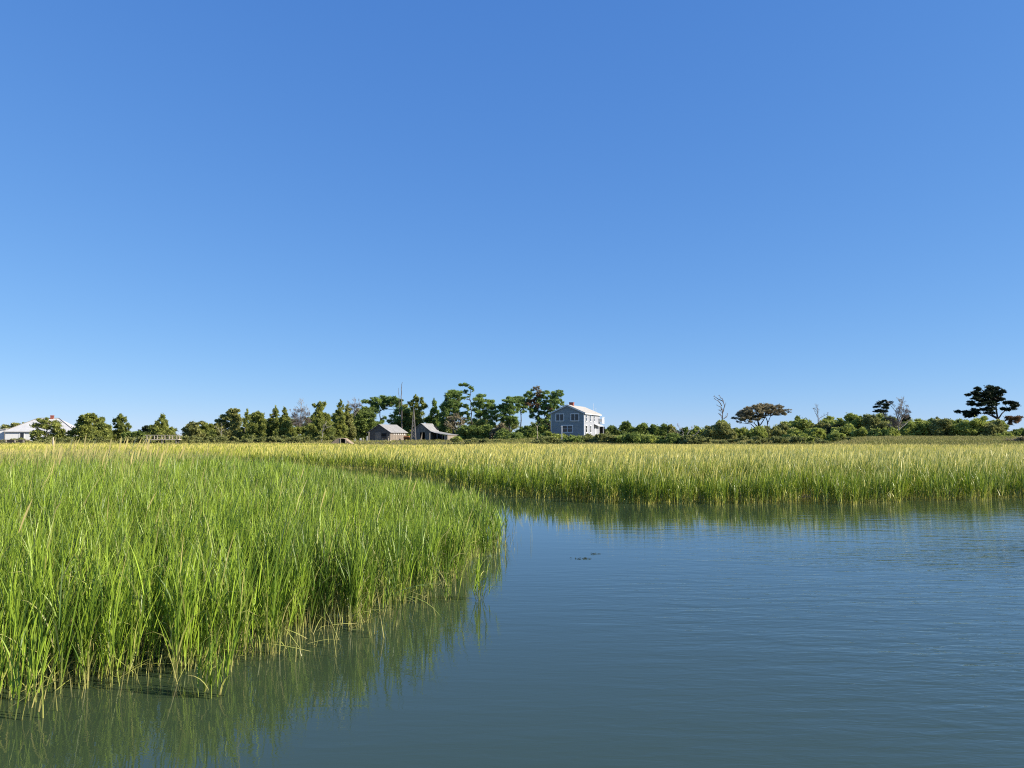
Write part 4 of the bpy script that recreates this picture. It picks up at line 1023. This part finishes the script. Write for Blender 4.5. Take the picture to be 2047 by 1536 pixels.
def blue_house():
    C = W(1167.3, 860, 180); WD, LN = 8.0, 15.6
    z0 = 1.9
    org = Vector((C.x-WD*math.cos(A20), C.y+WD*math.sin(A20), 0))
    root = empty('house', (org.x, org.y, z0), -A20)
    tag(root, 'two storey blue gable house with white trim and red chimney on the rise', 'house')
    E, R = 7.45-z0, 9.2-z0
    slope = (R-E)/(WD/2)
    # front gable wall
    w = MB()
    lap_siding(w, 18, lambda z: 0, lambda z: WD, 0, 0, E)
    lap_siding(w, 6, lambda z: max(0, (z-E)/slope), lambda z: WD-max(0, (z-E)/slope), 0, E, R-.05)
    w.build('front_wall', M['blue_siding'], root)
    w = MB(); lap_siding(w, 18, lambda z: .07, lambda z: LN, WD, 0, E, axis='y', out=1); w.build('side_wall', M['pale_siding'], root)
    w = MB(); w.box(0, .12, .07, LN, 0, E); w.box(.13, WD-.08, LN-.15, LN, 0, E)
    w.add([(0, LN-.15, E), (WD, LN-.15, E), (WD/2, LN-.15, R-.1), (0, LN, E), (WD, LN, E), (WD/2, LN, R-.1)], [(0, 1, 2), (3, 5, 4), (0, 3, 4, 1), (1, 4, 5, 2), (2, 5, 3, 0)])
    w.build('rear_wall', M['blue_siding'], root)
    # corner boards
    for bx in ((-.06, .10, -.07, .10), (WD-.12, WD+.07, -.075, .14), (WD-.1, WD+.065, LN-.16, LN+.02)):
        w = MB(); w.box(*bx, 0, E); w.build('corner_board', M['white_paint'], root)
    # roof
    o, fo, t = .40, .32, .16
    rf = MB()
    eL, eR = E-slope*o+.16, E-slope*o+.16
    rf.slab([(-o, -fo, eL), (WD/2, -fo, R+.16), (WD/2, LN+fo, R+.16), (-o, LN+fo, eL)][::-1], t)
    rf.slab([(WD/2+.001, -fo, R+.16), (WD+o, -fo, eR), (WD+o, LN+fo, eR), (WD/2+.001, LN+fo, R+.16)][::-1], t)
    ro = rf.build('roof', M['shingle_roof'], root)
    tr = MB()
    tr.slab([(-o-.02, -fo-.05, eL-.20), (WD/2, -fo-.05, R-.04), (WD/2, -fo-.05, R+.19), (-o-.02, -fo-.05, eL+.03)], .045)
    tr.slab([(WD/2, -fo-.051, R-.04), (WD+o+.02, -fo-.051, eR-.20), (WD+o+.02, -fo-.051, eR+.03), (WD/2, -fo-.051, R+.19)], .045)
    tr.box(WD+o+.003, WD+o+.07, -fo-.05, LN+fo, eR-.24, eR+.02)
    tr.box(-o-.07, -o-.003, -fo-.05, LN+fo, eL-.24, eL+.02)
    tr.build('fascia', M['white_paint'], ro)
    c = MB(); c.box(WD/2-.5, WD/2+.5, 3.4, 4.3, R-.5, R+1.0); c.box(WD/2-.57, WD/2+.57, 3.33, 4.37, R+.82, R+.95)
    c.build('chimney', M['brick'], root)
    for (yy, h_) in ((11.2, 2.1), (13.8, 1.0)):
        a = MB(); a.tube([(WD-.5, yy, E), (WD-.5, yy, E+h_+.5)], [.05, .035], 6); a.tube([(WD-.5, yy, E+h_+.5), (WD-.5, yy, E+h_+.62)], [.06, .02], 6)
        a.build('antenna', M['white_paint'], root)
    # windows on the gable
    zt = E-.22
    add_window(root, 1.28, 3.06, zt-1.50, zt, -.045)
    add_window(root, 4.96, 6.72, zt-1.50, zt, -.045)
    add_window(root, 2.76, 5.22, zt-4.15, zt-2.72, -.045, bars=True)
    # side wall windows
    for y0, y1 in ((1.5, 2.5), (5.4, 6.5), (9.2, 10.1)):
        add_window(root, y0, y1, zt-1.55, zt-.05, WD+.045, axis='y', lights=1, bars=True)
    for y0, y1 in ((1.3, 2.6), (5.5, 6.6)):
        add_window(root, y0, y1, zt-4.2, zt-2.7, WD+.045, axis='y', lights=1, bars=True)
    d = MB(); d.box(WD+.05, WD+.10, 10.6, 11.5, 0.6, 2.7); d.build('door', M['white_paint'], root)
    p = MB(); p.slab([(WD+.03, 9.6, E-2.35), (WD+1.15, 9.6, E-2.85), (WD+1.15, LN-.3, E-2.85), (WD+.03, LN-.3, E-2.35)], .12); p.box(WD+.98, WD+1.10, 9.7, 9.82, 0, E-2.98); p.box(WD+.98, WD+1.10, LN-.6, LN-.48, 0, E-2.98)
    p.build('porch_roof', M['white_paint'], root)
    b = MB(); b.box(WD+.04, WD+.95, LN-1.2, LN+1.3, E-2.2, E-2.05)
    for k in range(3): b.box(WD+.85, WD+.95, LN-1.2+k*1.15, LN-1.1+k*1.15, E-2.05, E-.55)
    b.box(WD+.88, WD+.92, LN-1.1, LN+1.2, E-1.95, E-.85); b.box(WD+.83, WD+.97, LN-1.25, LN+1.32, E-.68, E-.56)
    b.box(WD+.1, WD+.83, LN-1.19, LN-1.15, E-1.9, E-1.05)
    b.build('balcony', M['white_paint'], root)
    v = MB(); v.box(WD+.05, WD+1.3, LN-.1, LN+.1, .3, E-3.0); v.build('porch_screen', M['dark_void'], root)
blue_house()

def white_house():
    Y = 190
    rz = math.radians(16.5)
    xa, xb = W(21, 870, Y).x, W(139, 870, Y).x
    z0 = 0.75
    wd = (xb-xa)/math.cos(rz)*.985
    org = Vector((xa, Y-2.0, z0))
    root = empty('house', org, rz)
    tag(root, 'white single storey house with pale hip roof and small red chimney behind trees', 'house')
    E, R, DP = 2.55, 5.85, 11.0
    w = MB(); w.box(0, wd, 0, DP, -.3, E); w.build('wall', M['white_paint'], root)
    o = .35
    a = [(-o, -o, E-.05), (wd+o, -o, E-.05), (wd+o, DP+o, E-.05), (-o, DP+o, E-.05)]
    r0, r1 = (DP*.50, DP/2, R), (wd-DP*.44, DP/2, R)
    rf = MB(); rf.add(a+[r0, r1]+[(p[0], p[1], p[2]-.18) for p in a], [(0, 1, 5, 4), (1, 2, 5), (2, 3, 4, 5), (3, 0, 4), (0, 6, 7, 1), (1, 7, 8, 2), (2, 8, 9, 3), (3, 9, 6, 0), (6, 9, 8, 7)])
    ro = rf.build('roof', M['white_roof'], root)
    h = MB(); h.bar(Vector(a[1])+Vector((0, 0, .04)), Vector(r1)+Vector((0, 0, .04)), .14); h.bar(Vector(a[0])+Vector((0, 0, .04)), Vector(r0)+Vector((0, 0, .04)), .14); h.bar(Vector(r0)+Vector((0, 0, .03)), Vector(r1)+Vector((0, 0, .03)), .15)
    h.build('ridge_cap', M['steel'], ro)
    g = MB(); g.box(-o-.02, wd+o+.02, -o-.1, -o-.004, E-.20, E-.04); g.build('gutter', M['white_roof'], ro)
    c = MB(); cx = r1[0]-1.5; c.box(cx-.35, cx+.35, DP/2-.35, DP/2+.35, R-.5, R+.75); c.box(cx-.42, cx+.42, DP/2-.42, DP/2+.42, R+.55, R+.68); c.build('chimney', M['brick'], root)
    add_window(root, 3.2, 4.0, .75, 2.1, 0, lights=1)
    add_window(root, 8.5, 9.5, .75, 2.1, 0, lights=1)
    # lean-to wing at the left
    w = MB(); w.add([(-6.5, .8, -.3), (-.03, .8, -.3), (-.03, .8, 3.05), (-6.5, .8, 2.15), (-6.5, DP-1, -.3), (-.03, DP-1, -.3), (-.03, DP-1, 3.05), (-6.5, DP-1, 2.15)], [(0, 1, 2, 3), (5, 4, 7, 6), (1, 5, 6, 2), (4, 0, 3, 7), (3, 2, 6, 7), (0, 4, 5, 1)])
    w.build('wing_wall', M['white_paint'], root)
    r = MB(); r.slab([(-6.9, .5, 2.22), (-.02, .5, 3.18), (-.02, DP-.8, 3.18), (-6.9, DP-.8, 2.22)], .12); r.build('wing_roof', M['white_roof'], root)
    add_window(root, -4.2, -2.4, .95, 1.75, .8, lights=2)
    p = MB(); p.box(.15, .27, -1.2, -1.08, -.3, E-.1); p.build('porch_post', M['grey_boards'], root)
white_house()

def deck_fence():
    Y = 152
    a, b = W(-8, 880, Y), W(50, 880, Y)
    root = empty('deck', (a.x, Y, .1))
    tag(root, 'weathered wooden deck on posts in front of the white house', 'deck')
    L = b.x-a.x; n = 4
    top = MB(); top.box(0, L, 0, 1.6, 1.15, 1.28); top.build('deck_boards', M['tan_boards'], root)
    for k in range(n):
        x = .3+k*(L-.6)/(n-1)
        p = MB(); p.box(x-.12, x+.12, -.06, .10, -.3, 1.148); p.build('post', M['pale_wood'], root)
    for z in (.35, .75):
        p = MB(); p.box(.02, L-.02, -.11, -.065, z, z+.14); p.build('rail', M['tan_boards'], root)
deck_fence()

def footbridge():
    Y = 148
    a, b = W(290, 874, Y), W(356, 874, Y)
    L = b.x-a.x
    zt, zd = W(320, 870.2, Y).z, W(320, 879.2, Y).z
    root = empty('footbridge', (a.x, Y, 0.8), math.radians(2))
    tag(root, 'pale timber footbridge with two post and rail sides over the scrub', 'footbridge')
    zt -= .8; zd -= .8
    d = MB(); d.box(0, L, -.05, 1.5, zd-.06, zd+.10); d.build('deck', M['pale_wood'], root)
    for y in (0, 1.42):
        r = MB(); r.box(-.25, L+.15, y-.08, y+.08, zt-.06, zt+.04); r.build('handrail', M['pale_wood'], root)
        for k in range(5):
            x = .35+(L-.7)*k/4
            p = MB(); p.box(x-.065, x+.065, y-.062, y+.055, zd+.1, zt-.06); p.build('post', M['pale_wood'], root)
        m = MB(); m.box(.05, L-.05, y+.06, y+.10, (zd+zt)/2, (zd+zt)/2+.09); m.build('mid_rail', M['tan_boards'], root)
    p = MB(); p.box(L-.2, L-.08, -.03, .08, zt+.04, zt+.22); p.build('end_post', M['pale_wood'], root)
    for x in (.5, L/2, L-.5):
        for y in (.1, 1.3):
            p = MB(); p.box(x-.09, x+.09, y-.09, y+.09, -.5, zd-.06); p.build('pile', M['grey_boards'], root)
footbridge()

def planks(mb, x0, x1, zf0, zf1, y, w=.24, gap=.025, th=.05, skip=None, rnd=None):
    """vertical boards on a front wall, each with its own edges"""
    x = x0
    while x < x1-.02:
        e = min(x+w*rnd.uniform(.8, 1.2), x1)
        if not (skip and skip(x, e)):
            j = rnd.uniform(0, .018)
            za, zb = zf1(x), zf1(e-gap)
            mb.hexa([(x, y-th-j, zf0(x)), (e-gap, y-th-j, zf0(x)), (e-gap, y, zf0(x)), (x, y, zf0(x))], [(x, y-th-j, za), (e-gap, y-th-j, zb), (e-gap, y, zb), (x, y, za)])
        x = e

def shed():
    Y = 184; rnd = random.Random(3)
    C = W(780, 870, Y); WD, LN = 5.9, 8.2
    z0 = 1.05
    org = Vector((C.x-WD*math.cos(A20), C.y+WD*math.sin(A20), z0))
    root = empty('shed', org, -A20)
    tag(root, 'weathered grey shed with tin gable roof and tan side wall on a low deck', 'shed')
    E, R = 2.95-z0, 4.75-z0
    sl = (R-E)/(WD/2)
    w = MB()
    lap_siding(w, 8, lambda z: 0, lambda z: WD, 0, 0, E)
    lap_siding(w, 8, lambda z: max(0, (z-E)/sl), lambda z: WD-max(0, (z-E)/sl), 0, E, R-.05)
    w.build('front_wall', M['grey_boards_flat'], root)
    w = MB()
    yy = .07
    while yy < LN-.03:
        e = min(yy+rnd.uniform(.22, .4), LN); j = rnd.uniform(0, .02)
        w.box(WD-.06, WD+.01+j, yy, e-.03, 0, E); yy = e
    w.build('side_wall', M['tan_boards'], root)
    w = MB(); w.box(.0, .1, .07, LN, 0, E); w.box(.11, WD-.08, LN-.1, LN, 0, E); w.build('rear_wall', M['grey_boards'], root)
    rf = MB(); o, f, t = .35, .3, .08
    eL = E-sl*o+.1
    rf.slab([(-o, -f, eL), (WD/2, -f, R+.1), (WD/2, LN+f, R+.1), (-o, LN+f, eL)][::-1], t)
    rf.slab([(WD/2+.001, -f, R+.1), (WD+o, -f, eL), (WD+o, LN+f, eL), (WD/2+.001, LN+f, R+.1)][::-1], t)
    for k in range(14):       # standing seams of the tin
        y = -f+.05+k*(LN+2*f-.1)/13
        rf.bar((WD/2, y, R+.12), (WD+o, y, eL+.02), .05)
    rf.build('roof', M['tin_roof'], root)
    d = MB(); d.box(2.0, 3.3, -.10, -.05, .05, 1.95); d.build('door', M['grey_boards'], root)
    d = MB(); d.box(3.6, 4.9, -.09, -.05, .7, 1.7); d.build('shutter', M['dark_void'], root)
    for x in (.12, 1.95, 3.42, WD-.1):
        p = MB(); p.box(x-.06, x+.06, -.13, -.05, 0, E-.1); p.build('batten', M['grey_boards'], root)
    for k in range(6):
        p = MB(); y = 1.6+k*1.05; p.box(WD+.03, WD+.09, y, y+.3, E-.55, E-.28); p.build('buoy', M['white_paint'], root)
    k = MB(); k.box(-1.4, WD+1.2, -2.2, -.2, -.05, .09); k.build('deck', M['pale_wood'], root)
    for x in (-1.2, .8, 2.8, 4.8, 6.6):
        p = MB(); p.box(x-.08, x+.08, -2.15, -2.0, -.7, -.05); p.build('pile', M['grey_boards'], root)
    return root, org
shed()

def work_table():
    b = W(770, 880, 181)
    root = empty('work_table', (b.x, b.y, 1.14), -A20)
    tag(root, 'long grey table on thin legs standing on the shed deck', 'table')
    t = MB(); t.box(-.9, .9, -.3, .3, .74, .82); t.build('tabletop', M['grey_boards'], root)
    for x in (-.8, .8):
        for y in (-.22, .22):
            p = MB(); p.box(x-.045, x+.045, y-.045, y+.045, 0, .74); p.build('leg', M['grey_boards'], root)
work_table()

def rust_tank():
    b = W(813, 880, 188)
    root = empty('fuel_tank', (b.x, b.y, 1.0), -A20)
    tag(root, 'rusty orange tank on a dark cradle at the right end of the shed', 'tank')
    m = MB(); m.tube([(-.75, 0, .72), (-.68, 0, .72), (.68, 0, .72), (.75, 0, .72)], [.30, .42, .42, .30], 12); m.build('drum', M['rust'], root)
    for x in (-.5, .5):
        p = MB(); p.box(x-.07, x+.07, -.35, .35, -.2, .36); p.build('cradle', M['dark_void'], root)
rust_tank()

def barn():
    Y = 180; rnd = random.Random(5)
    C = W(861.5, 870, Y); WD, LN = 5.0, 5.6
    z0 = .95
    org = Vector((C.x-WD*math.cos(A20), C.y+WD*math.sin(A20), z0))
    root = empty('barn', org, -A20)
    tag(root, 'grey plank barn with open doorway, sagging tin roof and open lean-to', 'barn')
    E, R = 3.05-z0, 4.95-z0
    sl = (R-E)/(WD/2)
    top = lambda x: E+sl*min(max(x, 0), max(WD-x, 0))-.03
    w = MB()
    planks(w, 0, WD, lambda x: 0, top, 0, .26, skip=lambda a, b: a > 2.0 and b < 3.55, rnd=rnd)
    planks(w, 2.05, 3.5, lambda x: 2.05, top, 0, .26, rnd=rnd)
    w.box(1.95, 2.05, -.09, -.055, 0, 2.05); w.box(3.5, 3.6, -.09, -.055, 0, 2.05)
    w.build('front_wall', M['grey_boards'], root)
    w = MB(); w.box(.0, .08, .02, LN, 0, E-.05); w.box(WD-.1, WD-.02, .02, LN, 0, E-.05); w.box(.09, WD-.11, LN-.08, LN, 0, E-.05)
    w.build('back_wall', M['grey_boards_flat'], root)
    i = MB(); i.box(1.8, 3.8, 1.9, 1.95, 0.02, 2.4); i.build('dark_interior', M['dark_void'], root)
    o, f, t = .3, .28, .07
    eL = E-sl*o+.09
    rf = MB()
    rf.slab([(-o, -f, eL), (WD/2, -f, R+.09), (WD/2, LN+f, R+.09), (-o, LN+f, eL)][::-1], t)
    # right slope sweeps down into the lean-to; a torn corner is missing at the back
    xs = [WD/2+.001, WD*.75, WD+.05, WD+1.1, WD+2.6, WD+4.4]
    zs = [R+.09, (R+E)/2+.10, E+.08, E-.22, E-.48, E-.72]
    ye = [LN+f, LN-.4, LN-1.3, LN+f, LN+f, LN+f]
    for k in range(5):
        rf.slab([(xs[k], -f, zs[k]), (xs[k+1]-.002, -f, zs[k+1]), (xs[k+1]-.002, ye[k+1], zs[k+1]), (xs[k], ye[k], zs[k])][::-1], t)
    for k in range(10):
        y = -f+.05+k*.6
        if y < LN-1.4:
            for q in range(5): rf.bar((xs[q], y, zs[q]+.02), (xs[q+1], y, zs[q+1]+.02), .04)
    rf.build('roof', M['tin_roof'], root)
    h = MB(); h.add([(WD*.62, LN-1.2, R-.72), (WD*.95, LN-1.8, E+.32), (WD*.95, LN-.9, E+.7), (WD*.66, LN-.3, R-.2)], [(0, 1, 2, 3), (3, 2, 1, 0)])
    h.build('torn_sheet', M['dark_void'], root)
    for x in (WD+1.6, WD+2.9, WD+4.2):
        p = MB(); p.box(x-.07, x+.07, -.1, .04, -.1, E-.55+(.24 if x < WD+2 else 0.1 if x < WD+3.5 else -.02)); p.build('post', M['grey_boards'], root)
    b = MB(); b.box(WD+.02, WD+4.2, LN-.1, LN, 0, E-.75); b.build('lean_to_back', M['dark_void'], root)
    b = MB(); planks(b, WD+3.35, WD+4.25, lambda x: 0, lambda x: E-.8, 0.1, .25, rnd=rnd); b.box(WD+4.15, WD+4.22, .15, LN-.15, 0, E-.8); b.build('lean_to_wall', M['tan_boards'], root)
barn()

def windmill():
    Y = 176
    b = base_at(827, Y)
    top = W(828.3, 814, Y)
    root = empty('windmill_tower', (b.x, b.y, b.z))
    tag(root, 'rusted lattice windmill tower without its wheel in front of the barn', 'tower')
    H = top.z-b.z
    legs = [(-.55, -.55), (.55, -.55), (.55, .55), (-.55, .55)]
    def at(k, t): return Vector((legs[k][0]*(1-t*.95), legs[k][1]*(1-t*.95), H*.93*t))
    for k in range(4):
        m = MB(); m.bar(at(k, -.02), at(k, 1), .11); m.build('leg', M['steel'], root)
    m = MB()
    lv = [0.08, .24, .4, .55, .7, .83]
    for i in range(len(lv)-1):
        for k in range(4):
            m.bar(at(k, lv[i]), at((k+1) % 4, lv[i+1]), .045)
            m.bar(at((k+1) % 4, lv[i]), at(k, lv[i+1]), .045)
            m.bar(at(k, lv[i+1]), at((k+1) % 4, lv[i+1]), .05)
    m.build('bracing', M['steel'], root)
    m = MB(); m.tube([(0, 0, H*.9), (0, 0, H)], [.07, .04], 6); m.build('top_pipe', M['steel'], root)
windmill()

def blind():
    Y = 150; rnd = random.Random(9)
    a, b = W(659, 886, Y), W(703, 886, Y)
    zb, zt = .55, W(680, 876.6, Y).z
    root = empty('plank_hut', ((a.x+b.x)/2, Y, zb))
    tag(root, 'low brown plank hut with sloping sides and a dark opening at the marsh edge', 'hut')
    L, H = (b.x-a.x), zt-zb
    prof = lambda x: H*min(1, (x+L/2)/(L*.36))*1.0 if x < 0 else H*min(1, (L/2-x)/(L*.34))
    w = MB(); planks(w, -L/2+.05, L/2-.05, lambda x: -.2, lambda x: prof(x)+rnd.uniform(-.05, .05), 0, .2, skip=lambda p, q: p > .0 and q < .95, rnd=rnd)
    w.build('front', M['thatch'], root)
    r = MB()
    n = 16
    for k in range(n):
        x0, x1 = -L/2+L*k/n, -L/2+L*(k+1)/n
        r.slab([(x0, .02, prof(x0)+.0), (x1-.02, .02, prof(x1)), (x1-.02, 2.6, prof(x1)+.05), (x0, 2.6, prof(x0)+.05)], .06)
    r.build('roof', M['thatch'], root)
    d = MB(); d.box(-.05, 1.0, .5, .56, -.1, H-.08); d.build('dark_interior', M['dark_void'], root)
    for x in (-.03, .98):
        p = MB(); p.box(x-.05, x+.05, -.12, -.055, -.2, H-.02); p.build('post', M['pale_wood'], root)
blind()

def post(px, pt, pb, Y, wd, mat, label):
    b = W(px, pb, Y); t = W(px, pt, Y)
    m = MB(); h = t.z-b.z
    m.tube([(0, 0, -.8), (0, 0, h*.96), (.01, 0, h)], [wd/2, wd/2*.95, wd/2*.7], 8)
    o = m.build('post', M[mat], None); o.location = (b.x, b.y, b.z)
    tag(o, label, 'post', 'posts by the shed landing')
post(709.4, 877, 886, 168, .14, 'white_paint', 'short white post nearest the plank hut')
post(725.7, 875, 886, 168, .13, 'pale_wood', 'slim pale post right beside the white sign board')
post(733.5, 872, 886, 174, .17, 'white_paint', 'white post of middle height next to the tall post at the shed corner')
post(737.2, 864, 886, 175, .17, 'pale_wood', 'tallest pale post standing before the left corner of the shed')
post(776.5, 876, 886, 174, .14, 'pale_wood', 'pale post at the right front of the shed deck')
post(859.0, 866, 886, 174, .13, 'pale_wood', 'thin pole standing before the right corner of the barn')
post(105.5, 874, 896, 120, .22, 'pale_wood', 'pale grey post rising out of the marsh before the trees at the left')

def sign():
    Y = 168; b = W(720.7, 886, Y)
    root = empty('sign_board', (b.x, Y, b.z))
    tag(root, 'blank white board on two thin legs between the plank hut and the shed', 'sign')
    z1, z0 = W(720, 876, Y).z-b.z, W(720, 880, Y).z-b.z
    m = MB(); m.box(-.18, .20, -.05, .0, z0, z1); m.build('board', M['white_paint'], root)
    for x in (-.17, .19):
        p = MB(); p.box(x-.05, x+.05, .003, .08, -.7, z1-.05); p.build('leg', M['pale_wood'], root)
sign()

def pole_box():
    Y = 166; b = base_at(1123, Y)
    root = empty('bird_box_pole', (b.x, Y, b.z))
    tag(root, 'white pole with a small crosspiece before the blue house gable', 'pole')
    h = W(1122.5, 853, Y).z-b.z
    m = MB(); m.tube([(0, 0, -.4), (-.02, 0, h)], [.075, .06], 8); m.build('pole', M['white_paint'], root)
    m = MB(); m.box(-.22, .18, -.09, .09, h, h+.13); m.build('crosspiece', M['white_paint'], root)
    m = MB(); m.box(.09, .15, -.05, .05, h-1.1, h); m.build('bracket', M['white_paint'], root)
pole_box()

def weeds():
    for px, py, rx, ry, lab, sd_ in ((1160, 1113.5, .16, .10, 'dark strip of floating weed on the open water', 4), (1184, 1104.5, .055, .05, 'tiny speck of floating weed beyond the longer strip', 5)):
        x, y = gp(px, py); rnd = random.Random(sd_)
        m = MB()
        for k in range(20 if rx > .1 else 7):
            a = Vector((rnd.gauss(0, rx*.6), rnd.gauss(0, ry*.32), rnd.uniform(.002, .010)))
            d = Vector((rnd.uniform(-1, 1), rnd.uniform(-.35, .35), 0)).normalized()*rnd.uniform(.03, .09)
            m.tube([a, a+d*.5+Vector((0, 0, .006)), a+d], [.002, .004, .0015], 5)
        o = m.build('floating_weed', M['weed'], None); o.location = (x, y, 0)
        tag(o, lab, 'floating weed', 'weed floating on the water')
weeds()
